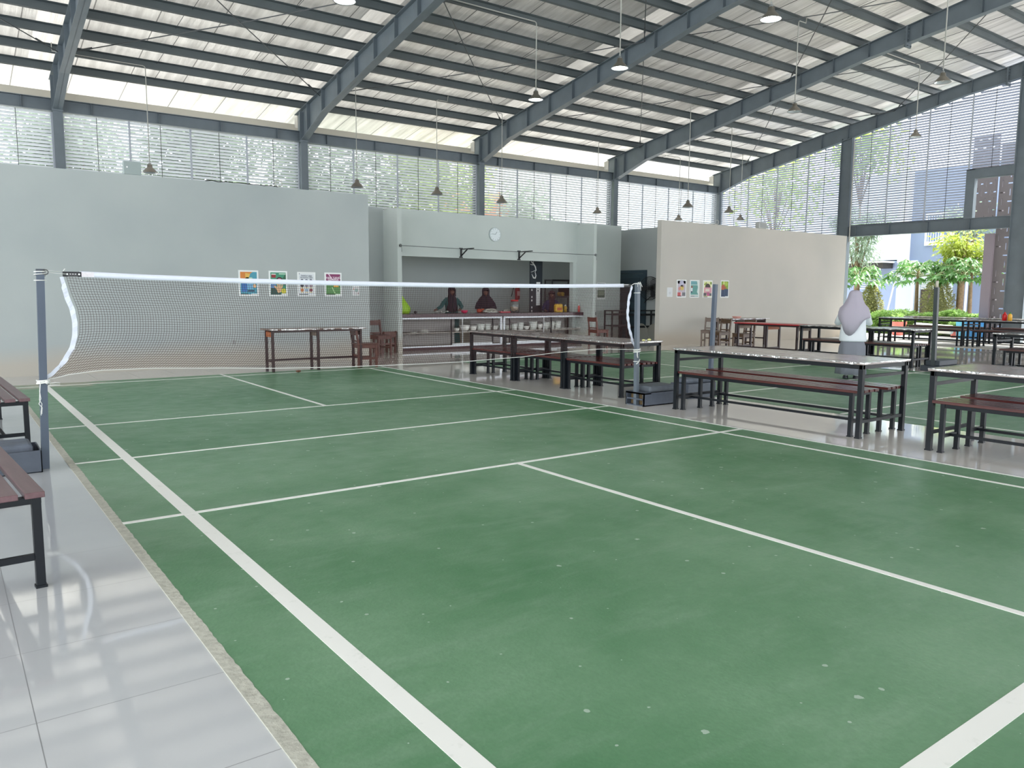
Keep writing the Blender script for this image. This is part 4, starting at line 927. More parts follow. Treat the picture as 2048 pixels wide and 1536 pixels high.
# crockery
M_CH = mat('white_china', (232, 232, 226), rough=.25); M_CLR = mat('clear_plastic', (214, 222, 218), rough=.2, alpha=.75)
def bowl_mesh(r, h, kind):
    if kind == 'plate': prof = [(0, 0), (r*.55, 0), (r, h), (r*.97, h), (r*.55, .006), (0, .006)]
    elif kind == 'bowl': prof = [(0, 0), (r*.45, 0), (r*.8, h*.4), (r, h), (r*.95, h), (r*.74, h*.42), (0, .01)]
    else: prof = [(0, 0), (r*.8, 0), (r, h), (r*.94, h), (r*.75, .008), (0, .008)]
    return prof
cro = random.Random(5)
ZS = .4255
items = [(8.55, 'plate', .12, .02, 0), (8.86, 'plate', .14, .022, 0), (8.86, 'plate', .14, .022, .028), (8.86, 'plate', .13, .022, .056)]
x = 9.72
for kind, r, h in (('bowl', .08, .09), ('bowl', .14, .16), ('bowl', .10, .14), ('cup', .11, .18), ('cup', .09, .19), ('bowl', .11, .13), ('cup', .09, .19), ('cup', .09, .13),
                   ('cup', .10, .17), ('cup', .09, .20), ('bowl', .09, .10), ('cup', .12, .22), ('bowl', .09, .15), ('cup', .10, .2), ('cup', .09, .21), ('cup', .10, .22)):
    x += r; 
    if 10.98 < x < 11.18: x = 11.2+r
    items.append((x, kind, r, h, 0)); x += r+.02
items += [(13.05, 'plate', .10, .03, 0), (13.3, 'plate', .10, .022, 0), (13.52, 'plate', .09, .022, 0), (13.88, 'plate', .12, .04, 0)]
lab_c = {'plate': 'white plate', 'bowl': 'white bowl', 'cup': 'white plastic tub'}
near = {}
names_c = ['white plate lying alone on the left part of the dish shelf', 'lowest plate of the small stack on the left dish shelf', 'middle plate of the small stack on the left dish shelf', 'top plate of the small stack on the left dish shelf',
 'small bowl first in the crowded crockery row', 'large round bowl, second in the crockery row', 'bowl just right of the large round bowl', 'wide tub fourth in the crockery row', 'tall narrow tub behind the desk-side gap of the row', 'squat bowl before the first pair of tall tubs', 'tall tub left of the cabinet middle frame', 'short tub touching the cabinet middle frame',
 'tub just right of the cabinet middle frame', 'tall tub second right of the middle frame', 'smallest bowl right of the middle frame', 'widest tall tub right of the middle frame', 'deep bowl right of the widest tall tub', 'tall tub third from the end of the row', 'tall tub second from the end of the row', 'last tall tub of the crowded crockery row',
 'first plate on the right dish shelf', 'second plate on the right dish shelf', 'third plate on the right dish shelf', 'last and deepest plate on the right dish shelf']
for k, (xx, kind, r, h, dz) in enumerate(items):
    o = MB().lathe(bowl_mesh(r, h, kind), n=18).build({'plate': 'plate', 'bowl': 'bowl', 'cup': 'plastic_tub'}[kind], M_CH if kind != 'cup' else mat('tub_white', (220, 224, 218), rough=.35), None, smooth=True, loc=(xx, 9.58 if xx > 13.7 else 9.62, ZS+dz+.0005))
    tag(o, names_c[k], {'plate': 'plate', 'bowl': 'bowl', 'cup': 'tub'}[kind], 'crockery on the counter shelf')
ZT = .8855
# on the counter
o = thing('green_bag', 'lime green bag at the left end of the counter', 'bag', (8.36, 9.72, ZT)); 
MB().loft([[( .17*s*math.cos(a*PI/6)+dx, .13*s*math.sin(a*PI/6), z) for a in range(12)] for s, z, dx in ((.8, 0, 0), (1, .06, .0), (1.02, .14, 0), (.85, .22, -.03), (.6, .3, -.05), (.4, .38, -.07), (.25, .43, -.08))]).build('bag_body', mat('lime_plastic', (156, 204, 34), rough=.45), o, smooth=True)
MB().tube([(-.16, 0, .40), (-.1, 0, .46), (-.03, 0, .41)], .012, 6).build('strap', mat('lime_plastic', (156, 204, 34)), o)
o = MB().ball((0, 0, .035), (.045, .035, .035), 8, 5).build('dark_pouch', M_DARK, None, smooth=True, loc=(8.62, 9.62, ZT)); tag(o, 'small dark pouch beside the lime green bag', 'pouch')
M_SS = mat('stainless', (206, 206, 200), rough=.15, metal=.9)
o = thing('steel_ladles', 'shiny ladles and spoons by the hand of the teal worker', 'ladles', (9.45, 9.75, ZT)); m = MB()
for k in range(4): a = k*1.1; m.tube([(.05*math.cos(a), .05*math.sin(a), .015), (.16*math.cos(a+.3), .1*math.sin(a), .05)], .007, 5); m.ball((.17*math.cos(a+.3), .1*math.sin(a), .045), (.04, .03, .018), 8, 5)
m.build('ladle', M_SS, o, smooth=True)
def bw(name, label, cat, rgb, x, y, r, h, metal=0): 
    o = MB().lathe(bowl_mesh(r, h, 'bowl'), n=20).build(name, mat('%s_mat' % name, rgb, rough=.3, metal=metal), None, smooth=True, loc=(x, y, ZT)); tag(o, label, cat); return o
bw('red_bowl', 'pinkish red bowl in front of the teal worker', 'bowl', (212, 34, 88), 10.02, 9.60, .095, .075)
t = thing('serving_tray', 'large shiny steel tray with dome on the counter', 'tray', (11.0-.1, 9.72, ZT)); MB().lathe([(0, 0), (.24, 0), (.26, .025), (.25, .025), (0, .006)], n=26).build('tray', M_SS, t, smooth=True); MB().lathe([(.22, .012), (.2, .06), (.14, .1), (.06, .12), (0, .122)], n=26).build('dome', M_SS, t, smooth=True)
for k, (dx, dy, rgb) in enumerate(((-.28, .17, (186, 66, 40)), (-.12, .2, (214, 92, 40)), (.04, .2, (206, 84, 36)))):
    o = MB().ball((0, 0, .05), (.085, .07, .05), 10, 6).build('fried_snack_heap', mat('snack_%d' % k, rgb, rough=.6, var=.3, vscale=40, bump=.5), None, smooth=True, loc=(10.95+dx, 9.72+dy, ZT+.0)); tag(o, ['leftmost orange food heap behind the steel dome', 'middle orange food heap behind the steel dome', 'orange food heap nearest the dark dressed worker'][k], 'food')
o = MB().box(-.16, .16, -.07, .07, 0, .035).build('pink_packet', mat('pink_packet', (206, 84, 96), rough=.4), None, loc=(11.32, 9.68, ZT), bevel=.012); tag(o, 'flat pink packet between the dome and the glass jar', 'packet')
o = MB().lathe([(.12, 0), (.11, .05), (.06, .085), (0, .09)], n=20).build('dish_cover', M_SS, None, smooth=True, loc=(11.52, 9.86, ZT)); tag(o, 'domed steel lid just left of the red-lidded jar', 'lid')
j = thing('glass_jar', 'large glass jar with red lid and pale crackers inside', 'jar', (11.70, 9.74, ZT))
MB().lathe([(0, 0), (.12, 0), (.13, .02), (.13, .24), (.10, .29), (.10, .30), (.097, .30), (.097, .29), (.126, .238), (.126, .022), (0, .006)], n=26).build('jar_body', mat('jar_glass', (236, 242, 240), rough=.03, trans=.95), j, smooth=True)
MB().lathe([(0, .34), (.095, .34), (.105, .33), (.105, .30), (0, .30)], n=24).build('jar_lid', mat('lid_red', (196, 30, 40), rough=.35), j, smooth=True)
m = MB(); jr = random.Random(2)
for k in range(60): a, rr = jr.uniform(0, 2*PI), jr.uniform(0, .095); m.ball((rr*math.cos(a), rr*math.sin(a), jr.uniform(.03, .13)), (.03, .022, .02), 6, 4)
cr = m.build('crackers', mat('pale_cracker', (226, 190, 150), rough=.7), j, smooth=True); cr['kind'] = 'stuff'
o = MB().loft([[(sx*.125*s, sy*.05*s, z) for sx, sy in ((-1, -1), (1, -1), (1, 1), (-1, 1))] for s, z in ((.9, 0), (1, .03), (1, .17), (.88, .2), (.84, .225))]).build('yellow_bag', mat('yellow_bag', (206, 160, 40), rough=.5, var=.25, vscale=12), None, loc=(13.12, 9.62, ZT), bevel=.01)
tag(o, 'yellow packet standing before the counter worker on the right', 'packet')
lb = MB().box(-.08, .08, -.002, 0, .05, .13).build('packet_print', mat('orange_print', (176, 84, 40), rough=.5), o, loc=(0, -.0515, 0))
bottle('yellow_bottle', 'short yellow bottle right of the worker with the yellow packet', 'bottle', mat('mustard_bottle', (196, 160, 44), rough=.4), M_WHITE, 13.52, 9.80, ZT, .05, .2)
M_REDB = mat('red_bottle', (206, 90, 84), rough=.3)
bottle('sauce_bottle', 'red and white sauce bottle at the right end of the counter', 'bottle', M_REDB, M_WHITE, 13.78, 9.52, ZT, .035, .22)
o = MB().loft([[(sx*.09*s, sy*.04*s, z) for sx, sy in ((-1, -1), (1, -1), (1, 1), (-1, 1))] for s, z in ((.9, 0), (1, .03), (1, .15), (.8, .2), (.5, .22))]).build('snack_packet', mat('orange_packet', (206, 130, 60), rough=.45, var=.3, vscale=14), None, loc=(13.95, 9.5, ZT)); tag(o, 'orange snack packet between the sauce bottle and white cup', 'packet')
o = MB().lathe(bowl_mesh(.055, .16, 'cup'), n=16).build('white_cup', M_CH, None, smooth=True, loc=(14.12, 9.5, ZT)); tag(o, 'tall white cup at the far right end of the counter', 'cup')
o = MB().box(-.012, .012, -.04, .04, 0, .17).build('dark_slab', M_DARK, None, loc=(14.2, 9.5, ZT)); tag(o, 'dark upright card beside the tall white cup', 'card')

# kitchen behind the counter
M_BAN = mat('banner_charcoal', (42, 50, 58), rough=.5)
bn = thing('standing_banner', 'tall charcoal banner with a white swirl behind the counter', 'banner', (13.0, 10.75, 0))
MB().box(0, .44, 0, .04, .0, 2.95).build('panel', M_BAN, bn)
m = MB().tube([(.02, -.004, 2.30), (.10, -.004, 2.24), (.17, -.004, 2.16), (.2, -.004, 2.06), (.16, -.004, 2.0)], [.012, .022, .02, .016, .006], 6).tube([(.02, -.004, 2.0), (.1, -.004, 2.02), (.17, -.004, 2.06)], .006, 5).tube([(.17, -.004, 2.0), (.2, -.004, 1.9), (.17, -.004, 1.83), (.11, -.004, 1.84), (.05, -.004, 1.95)], [.006, .014, .024, .02, .004], 6).tube([(.0, -.004, 2.22), (.08, -.004, 2.2), (.1, -.004, 2.3)], .012, 5)
m.build('swirl_logo', M_WHITE, bn)
MB().box(.22, .36, -.004, 0, 1.05, 1.72).build('white_strip', M_WHITE, bn)
m = MB().tube([(.28, -.008, 1.56), (.28, -.004, 1.56)], .022, 10).tube([(.28, -.008, 1.47), (.28, -.004, 1.47)], .02, 10); m.build('black_dots', M_DARK, bn)
m = MB()
for z in (1.5, 1.3, 1.2, 1.0, .9): m.box(.04, .08, -.004, 0, z-.03, z+.02)
m.build('white_marks', M_WHITE, bn)
ex = thing('fire_extinguisher', 'red fire extinguisher on the kitchen wall', 'extinguisher', (13.72, 12.33, 1.2))
MB().lathe([(0, 0), (.07, .005), (.075, .03), (.075, .34), (.05, .4), (.02, .42), (0, .42)], n=16).build('cylinder', mat('extinguisher_red', (150, 22, 34), rough=.35), ex, smooth=True); MB().box(-.03, .03, -.02, .02, .42, .47).tube([(0, 0, .45), (-.12, -.02, .47), (-.18, -.02, .3), (-.24, -.02, .1)], .012, 6).build('valve_and_hose', M_DARK, ex); MB().box(-.05, .05, -.078, -.07, .12, .26).build('label_plate', mat('label_pale', (200, 150, 150)), ex)
rack('tall grey shelf with jars at the right of the kitchen', 14.75, 11.9, .95, .35, 1.83, (.1, .95, 1.3, 1.8), mat('rack_grey', (96, 94, 98), rough=.5))
o = MB().box(0, .3, 0, .25, 0, .3).build('dark_cabinet_box', mat('dark_brown_box', (56, 34, 34), rough=.5), None, loc=(15.25, 11.95, 1.313)); tag(o, 'dark box on the tall kitchen shelf', 'box')
for k, (x, rgb) in enumerate(((15.05, (170, 130, 60)), (15.18, (196, 160, 60)))):
    o = MB().lathe([(0, 0), (.06, 0), (.065, .1), (.04, .13), (0, .13)], n=14).build('food_jar', mat('jar_c%d' % k, rgb, rough=.4), None, smooth=True, loc=(x, 11.92, 1.3125)); tag(o, ['brownish jar on the tall kitchen shelf', 'yellow jar against the dark box on the kitchen shelf'][k], 'jar')

# ------------------------------------------------------------ people
def skin_mesh(name, m, verts, edges, root=0, parent=None, sub=2):
    me = bpy.data.meshes.new(name); me.from_pydata([v[:3] for v in verts], edges, []); o = bpy.data.objects.new(name, me); COL.objects.link(o)
    md = o.modifiers.new('skin', 'SKIN'); md.use_smooth_shade = True; md.branch_smoothing = .6
    for i, v in enumerate(verts):
        r = v[3]; o.data.skin_vertices[0].data[i].radius = (r, v[4] if len(v) > 4 else r)
    o.data.skin_vertices[0].data[root].use_root = True
    s = o.modifiers.new('sub', 'SUBSURF'); s.levels = sub; s.render_levels = sub
    me.materials.append(m)
    if parent: o.parent = parent
    return o
M_SKIN = mat('brown_skin', (150, 104, 82), rough=.55); M_SKIN2 = mat('deep_skin', (112, 74, 62), rough=.55)
def body(parent, H, elbows, hands, skin, head_fwd=.0, legs=True):
    """faces local -Y; elbows/hands: [(x,y,z) left(+x), right(-x)] in metres"""
    k = H/1.6; V = [(0, 0, .88*k, .12*k, .10*k), (0, .0, 1.05*k, .11*k, .085*k), (0, .01, 1.22*k, .12*k, .09*k), (0, 0, 1.34*k, .05*k), (0, -.01-head_fwd*.4, 1.41*k, .048*k), (0, -.02-head_fwd, 1.46*k, .075*k, .085*k), (0, -.02-head_fwd, 1.545*k, .072*k, .085*k)]
    Ed = [(0, 1), (1, 2), (2, 3), (3, 4), (4, 5), (5, 6)]
    for s, el, ha in ((1, elbows[0], hands[0]), (-1, elbows[1], hands[1])):
        a = len(V); V += [(s*.15*k, .0, 1.29*k, .05*k), (*el, .038*k), (*[el[i]*.25+ha[i]*.75 for i in range(3)], .026*k), (*ha, .03*k, .014*k)]
        Ed += [(2, a), (a, a+1), (a+1, a+2), (a+2, a+3)]
        e = Vector(ha)-Vector(el); e.normalize(); side = e.cross(Vector((0, 0, 1))); side.normalize(); dn = Vector((0, 0, -1)); h = Vector(ha)
        p = h+e*.045*k; b = len(V); V.append((*p, .032*k, .013*k)); Ed.append((a+3, b))
        for j, (off, ln) in enumerate(((-.030, .062), (-.010, .074), (.010, .070), (.030, .055))):
            q = p+side*off*k+e*.02*k; q2 = q+e*ln*.5*k+dn*.01*k; q3 = q2+e*ln*.35*k+dn*.025*k
            c = len(V); V += [(*q, .0085*k), (*q2, .008*k), (*q3, .0065*k)]; Ed += [(b, c), (c, c+1), (c+1, c+2)]
        c = len(V); q = h-side*.035*k*s+e*.01*k; q2 = q-side*.02*k*s+e*.03*k+dn*.01*k; V += [(*q, .010*k), (*q2, .008*k)]; Ed += [(a+3, c), (c, c+1)]
    if legs:
        for s in (1, -1):
            a = len(V); V += [(s*.085*k, 0, .80*k, .078*k), (s*.085*k, -.01, .46*k, .052*k), (s*.085*k, .01, .09*k, .034*k), (s*.085*k, -.06, .035, .034*k, .026*k), (s*.09*k, -.15, .028, .026*k, .02*k)]
            Ed += [(0, a), (a, a+1), (a+1, a+2), (a+2, a+3), (a+3, a+4)]
    return skin_mesh('body', skin, V, Ed, 0, parent)
def ell(cx, cy, rx, ry, z, n=28, f=None):
    out = []
    for i in range(n):
        a = 2*PI*i/n; q = f(a) if f else (1, 0); out.append((cx+rx*q[0]*math.cos(a), cy+ry*q[0]*math.sin(a), z+q[1]))
    return out
def cloth(name, rings, m, parent, caps=False):
    o = MB().loft(rings, caps).build(name, m, parent, smooth=True); s = o.modifiers.new('s', 'SOLIDIFY'); s.thickness = .006; s.offset = 0; return o
def sleeve(name, pts, rs, m, parent): return MB().tube(pts, rs, 12).build(name, m, parent, smooth=True)
# girl in the second court, seen from behind
M_HIJ = mat('lilac_grey_cloth', (176, 170, 184), rough=.8, bump=.15, bscale=12); M_BLOU = mat('white_blouse', (226, 232, 238), rough=.75, bump=.15, bscale=10); M_SKIRT = mat('grey_skirt', (124, 128, 138), rough=.8)
g = thing('person', 'person in grey headscarf, white blouse and long grey skirt seen from behind', 'person', (11.65, .10, 0), math.radians(125))
H = 1.49
body(g, H, [(.235, -.06, .94), (-.235, -.06, .94)], [(.11, -.24, 1.03), (-.10, -.25, 1.05)], M_SKIN)
fold = lambda n_, a_: (lambda a: (1+a_*math.cos(n_*a), 0))
cloth('skirt', [ell(0, 0, .14, .105, .84), ell(0, 0, .165, .12, .70), ell(0, 0, .175, .128, .64), ell(0, 0, .20, .16, .55, f=fold(7, .04)), ell(.0, 0, .215, .18, .3, f=fold(7, .07)), ell(0, 0, .235, .195, .085, f=fold(7, .09))], M_SKIRT, g)
cloth('blouse', [ell(0, 0, .07, .06, 1.26), ell(0, 0, .16, .10, 1.22), ell(0, 0, .185, .125, 1.12), ell(0, 0, .185, .13, .95), ell(0, 0, .20, .145, .78, f=fold(5, .02)), ell(0, 0, .208, .155, .66, f=fold(6, .03)), ell(0, 0, .20, .15, .635)], M_BLOU, g)
for s in (1, -1): sleeve('sleeve', [(s*.13, 0, 1.19), (s*.19, -.01, 1.08), (s*.238, -.06, .945), (s*.18, -.15, .98), (s*.13, -.215, 1.02)], [.055, .062, .06, .05, .042], M_BLOU, g)
rings = [ell(0, -.02, .03, .035, 1.487)]
for z, rx, ry, cy in ((1.48, .058, .066, -.02), (1.462, .082, .095, -.02), (1.43, .097, .112, -.02), (1.37, .112, .118, -.018), (1.31, .135, .122, -.01), (1.25, .165, .135, .0), (1.19, .222, .15, .01), (1.12, .242, .165, .02)):
    rings.append(ell(0, cy, rx, ry, z, f=lambda a, z=z: (1+(.04 if z < 1.35 else .012)*math.cos(7*a+.6), 0)))
def hem(a): # longer at the back (+Y), swept towards local +X
    b = max(0, math.cos(a-math.radians(68))); return (1-.22*b+.04*math.cos(7*a+.6), -.30*b**2.6)
rings.append(ell(.0, .03, .245, .165, 1.06, f=lambda a: (1+.02*math.cos(9*a), -.10*max(0, math.cos(a-math.radians(68)))**2)))
rings.append(ell(.0, .03, .25, .17, 1.03, f=hem))
cloth('headscarf', rings, M_HIJ, g)
for s in (1, -1):
    MB().loft([ell(s*.08, -.0, .04, .05, .0), ell(s*.08, -.05, .045, .11, .012), ell(s*.08, -.05, .042, .105, .035), ell(s*.08, -.02, .034, .06, .06), ell(s*.08, .01, .034, .04, .075)], True).build('shoe', mat('black_shoe', (40, 42, 50), rough=.5), g, smooth=True)
    MB().tube([(s*.08, .01, .06), (s*.08, .01, .14)], [.036, .036], 10).build('sock', M_WHITE, g, smooth=True)
MB().box(-.03, .04, -.30, -.29, 1.03, 1.16).build('phone', mat('pale_blue_case', (150, 180, 220), rough=.3), g)

def worker(label, x, y, rz, H, scarf_m, top_m, el, ha, veil=1., skin=M_SKIN2, wide=1.):
    t = thing('person', label, 'person', (x, y, 0), rz); k = H/1.6
    body(t, H, el, ha, skin, .03)
    cloth('dress', [ell(0, 0, .07*k, .06*k, 1.36*k), ell(0, 0, .15*k*wide, .10*k, 1.31*k), ell(0, 0, .185*k*wide, .13*k, 1.2*k), ell(0, 0, .17*k*wide, .13*k, 1.0*k), ell(0, 0, .2*k*wide, .15*k, .8*k), ell(0, 0, .22*k*wide, .17*k, .4*k), ell(0, 0, .24*k*wide, .18*k, .1*k)], top_m, t)
    for s, e, h in ((1, el[0], ha[0]), (-1, el[1], ha[1])):
        e = Vector(e); h = Vector(h); sleeve('sleeve', [(s*.13*k, 0, 1.30*k), (Vector((s*.15*k, 0, 1.28*k))+e)/2+Vector((s*.012, 0, 0)), e, e.lerp(h, .5), e.lerp(h, .85)], [.05*k, .056*k, .052*k, .044*k, .034*k], top_m, t)
    hf = -.05
    def face_gap(a): # opening around the face, pointing to local -Y
        return (1, 0)
    rings = [ell(0, hf+.01, .02*k, .02*k, 1.632*k)]
    for z, rx, ry, cy in ((1.625, .05, .055, hf+.01), (1.60, .082, .085, hf+.015), (1.56, .10, .098, hf+.02)): rings.append(ell(0, cy, rx*k, ry*k, z*k))
    cloth('headscarf', rings, scarf_m, t)
    # sides and back of the scarf, open at the face
    n = 25; rr = []
    for z, rx, ry, cy, gap in ((1.565, .10, .10, hf+.02, 48), (1.52, .103, .105, hf+.025, 44), (1.46, .10, .10, hf+.02, 40), (1.42, .10, .098, hf+.015, 24), (1.395, .105, .10, hf+.01, 4), (1.35, .14*veil, .12, 0, 2), (1.29, .19*veil, .14, 0, 2), (1.2, .215*veil, .15, 0, 2), (1.1, .225*veil, .155, 0, 2), (1.1-.12*veil, .23*veil, .16, 0, 2)):
        ring = []
        for i in range(n):
            a = -PI/2+math.radians(gap)+(2*PI-2*math.radians(gap))*i/(n-1); b = max(0, -math.sin(a)) if z < 1.15 else 0
            ring.append((rx*k*math.cos(a), cy*k+ry*k*math.sin(a), z*k-.08*b))
        rr.append(ring)
    vs = [p for r_ in rr for p in r_]; fs = [(i*n+j, i*n+j+1, (i+1)*n+j+1, (i+1)*n+j) for i in range(len(rr)-1) for j in range(n-1)]
    o = MB().add(vs, fs).build('headscarf_drape', scarf_m, t, smooth=True); s = o.modifiers.new('s', 'SOLIDIFY'); s.thickness = .006
    # face features
    fy = -.02-.03-.083*k; m = MB()
    for sx in (-.03, .03): m.ball((sx*k, fy+.008, 1.515*k), (.012*k, .006*k, .007*k), 7, 5)
    m.build('eyes', M_DARK, t, smooth=True); MB().loft([[(sx*.010*s_, fy-.014*s_+.008, z*k) for sx in (-1, 0, 1)]+[(0, fy+.015, z*k)] for z, s_ in ((1.505, .5), (1.485, 1), (1.475, .8))]).build('nose', skin, t, smooth=True); MB().ball((0, fy+.010, 1.452*k), (.022*k, .006*k, .006*k), 8, 4).build('mouth', mat('lip', (120, 60, 60), rough=.5), t, smooth=True)
    return t
M_NAVY = mat('black_purple_scarf', (30, 18, 34), rough=.85); M_TEALC = mat('teal_dress', (28, 84, 84), rough=.8); M_PUR = mat('dark_plum_dress', (36, 22, 40), rough=.85); M_IND = mat('indigo_dress', (38, 32, 72), rough=.85)
worker('person in teal dress and black headscarf reaching over the counter', 10.15, 10.42, math.radians(-18), 1.53, M_NAVY, M_TEALC, [(.26, -.05, 1.03), (-.30, -.10, 1.04)], [(.16, -.26, .98), (-.50, -.40, .97)], veil=.72)
worker('person in black headscarf and dark dress bent over the trays', 11.25, 10.45, math.radians(-30), 1.52, M_NAVY, M_PUR, [(.25, -.08, 1.0), (-.25, -.08, 1.0)], [(.08, -.36, .98), (-.12, -.36, .98)], veil=1.05)
worker('person in dark purple clothes behind the yellow packet', 13.5, 10.38, math.radians(-35), 1.45, mat('maroon_black_scarf', (52, 22, 34), rough=.85), M_IND, [(.27, -.04, .94), (-.27, -.04, .94)], [(.2, -.3, .93), (-.2, -.3, .93)], veil=.6, wide=1.1)
#==PART5==
# ------------------------------------------------------------ outside
gr = MB().box(26.7, 75, -45, 60, -.25, -.06).box(-40, 26.7, 15.3, 60, -.25, -.06).build('ground', mat('pale_paving', (196, 194, 188), rough=.8, var=.08, vscale=1.5)); gr['kind'] = 'structure'
kb = MB().box(26.5, 26.7, -26, 15.3, -.2, .0).build('trim_2', M_CONC); kb['kind'] = 'structure'
def leaves(m, rg, n, fn, size, asp=.45, droop=.3):
    for _ in range(n):
        c, out = fn(rg); c = Vector(c); a = rg.uniform(0, 2*PI); d = Vector((math.cos(a), math.sin(a), rg.uniform(-.9, .5)-droop)).normalized(); d = (d+Vector(out)*.9).normalized()
        s = size*rg.uniform(.6, 1.25); side = d.cross(Vector((rg.uniform(-1, 1), rg.uniform(-1, 1), 1))).normalized()*s*asp*.5; t = d*s
        m.add([c, c+t*.45+side, c+t, c+t*.45-side], [(0, 1, 2, 3)])
def ell_fn(cx, cy, cz, rx, ry, rz, shell=.55):
    def f(rg):
        while True:
            v = Vector((rg.uniform(-1, 1), rg.uniform(-1, 1), rg.uniform(-1, 1)))
            if v.length <= 1: break
        v = v.normalized()*(shell+(1-shell)*rg.random()) if v.length > 1e-4 else Vector((0, 0, 1))
        return (cx+v.x*rx, cy+v.y*ry, cz+v.z*rz), v
    return f
def leafmat(name, rgb, var=.35):
    m = mat(name, rgb, rough=.5, var=var, vscale=4); b = m.node_tree.nodes['Principled BSDF']; b.inputs['Subsurface Weight'].default_value = 0
    n = m.node_tree; tr = n.nodes.new('ShaderNodeBsdfTranslucent'); mx = n.nodes.new('ShaderNodeMixShader'); mx.inputs[0].default_value = .35
    tr.inputs['Color'].default_value = (*[min(1, v*1.3) for v in lin(rgb)], 1); out = n.nodes['Material Output']
    n.links.new(b.outputs[0], mx.inputs[1]); n.links.new(tr.outputs[0], mx.inputs[2]); n.links.new(mx.outputs[0], out.inputs['Surface']); return m
G_HEDGE = leafmat('hedge_leaf', (140, 172, 96)); G_DARK = leafmat('dark_leaf', (112, 134, 104)); G_PAP = leafmat('papaya_leaf', (84, 128, 66), .35); G_YEL = leafmat('yellow_green_leaf', (150, 164, 66), .3); G_EUC = leafmat('grey_green_leaf', (142, 160, 136)); G_OL = leafmat('olive_leaf', (166, 166, 112)); G_LIME = leafmat('lime_leaf', (160, 184, 96))
BARK = mat('grey_brown_bark', (134, 112, 88), rough=.85, var=.25, vscale=12, bump=.5)
# hedge
rg = random.Random(11); hd = MB()
def hedge_fn(x0, x1, y0, y1, z1):
    def f(r):
        k = r.random()
        if k < .45: p = (x0+r.uniform(-.05, .1), r.uniform(y0, y1), r.uniform(0, z1)); o_ = (-.7, 0, .3)
        elif k < .85: p = (r.uniform(x0, x1), r.uniform(y0, y1), z1+.10*math.sin(p_*2.1) if (p_ := r.uniform(y0, y1)) else z1); o_ = (0, 0, .8)
        else: p = (r.uniform(x0, x1), r.uniform(y0, y1), r.uniform(.1, z1)); o_ = (0, 0, .3)
        return (p[0], p[1], p[2]+.07*math.sin(p[1]*3.1)+.05*math.sin(p[1]*7)), o_
    return f
for k, (ya, yb) in enumerate(((8.3, 12.0), (5.3, 8.2))):
    m = MB(); leaves(m, rg, 9000 if k == 0 else 13000, hedge_fn(29.0, 29.9, ya, yb, .72), .10, .55, 0)
    h = thing('clipped_hedge', ['clipped green hedge left behind the person in grey headscarf', 'clipped green hedge behind the garden side tables'][k], 'hedge', (0, 0, -.06))
    m.build('hedge_leaves', G_HEDGE, h)
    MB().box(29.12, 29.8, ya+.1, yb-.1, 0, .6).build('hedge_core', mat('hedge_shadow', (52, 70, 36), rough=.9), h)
# conical shrubs
def shrub(label, x, y, h, r, m_, seed):
    t = thing('conical_shrub', label, 'shrub', (x, y, -.06)); q = random.Random(seed); m = MB()
    def f(r_):
        u = r_.random()**1.3; a = r_.uniform(0, 2*PI); rad = r*(math.sin(PI*min(1, .18+.82*u))**.8)*(.65+.35*r_.random()); return (rad*math.cos(a), rad*math.sin(a), .25+(h-.25)*u), (math.cos(a)*.5, math.sin(a)*.5, .5)
    leaves(m, q, 4200, f, .10, .5, 0); m.build('shrub_leaves', m_, t); MB().tube([(0, 0, 0), (0, 0, h*.8)], [.04, .015], 6).build('stem', BARK, t)
    MB().lathe([(r*.3, .3), (r*.6, .7), (r*.55, h*.5), (r*.2, h*.8), (0, h*.9)], n=10).build('inner_twigs', mat('shrub_inner', (120, 122, 84), rough=.9), t); return t
shrub('olive conical shrub behind the head of the person in grey headscarf', 31, 10.6, 2.0, .5, G_OL, 1)
shrub('reddish green conical shrub behind the dark net post', 31, 7.88, 2.35, .62, G_OL, 2)
# papayas
def papaya(label, x, y, h, seed, nleaf=16, ls=.5, col=G_PAP, lean=0, tr=.075):
    t = thing('papaya_tree', label, 'tree', (x, y, -.06)); q = random.Random(seed)
    MB().tube([(0, 0, 0), (lean*.4, 0, h*.4), (lean*.8, .02, h*.75), (lean, 0, h)], [tr*1.2, tr, tr*.85, tr*.6], 10).build('trunk', BARK, t, smooth=True)
    m = MB(); pt = MB()
    for i in range(nleaf):
        a = i*2.399+q.uniform(-.2, .2); up = 1-i/nleaf; L_ = q.uniform(.55, 1.15)*(1.25-.6*up)
        b = Vector((lean, 0, h-.25+.25*up)); e = b+Vector((math.cos(a)*L_, math.sin(a)*L_, .55*up-.12+q.uniform(-.1, .1)))
        pt.tube([b, b.lerp(e, .5)+Vector((0, 0, .12)), e], .011, 4)
        o_ = Vector((math.cos(a), math.sin(a), -.35)).normalized(); sd = o_.cross(Vector((0, 0, 1))).normalized()
        for j in range(-3, 4):
            an = j*.62; d = (o_*math.cos(an)+sd*math.sin(an)); d = (d+Vector((0, 0, -.35-.12*abs(j)))).normalized(); ln = ls*(1-.10*abs(j))*q.uniform(.85, 1.1); w = ln*.14; s2 = d.cross(Vector((0, 0, 1))).normalized()
            md = e+d*ln*.55+Vector((0, 0, .03)); lb = s2*w*1.6
            m.add([e, e+d*ln*.3+s2*w*.7, md+lb+d*.05, e+d*ln*.7+s2*w*.6, e+d*ln+Vector((0, 0, -.06)), e+d*ln*.7-s2*w*.6, md-lb+d*.05, e+d*ln*.3-s2*w*.7], [(0, 1, 7), (1, 2, 3), (7, 5, 6), (1, 3, 5, 7), (3, 4, 5)])
    m.build('palmate_leaves', col, t); pt.build('petioles', mat('petiole_green', (150, 160, 110), rough=.6), t); return t
papaya('papaya tree left of the slim pipe, crown spreading wide', 31, 8.69, 2.45, 3, 40, .46)
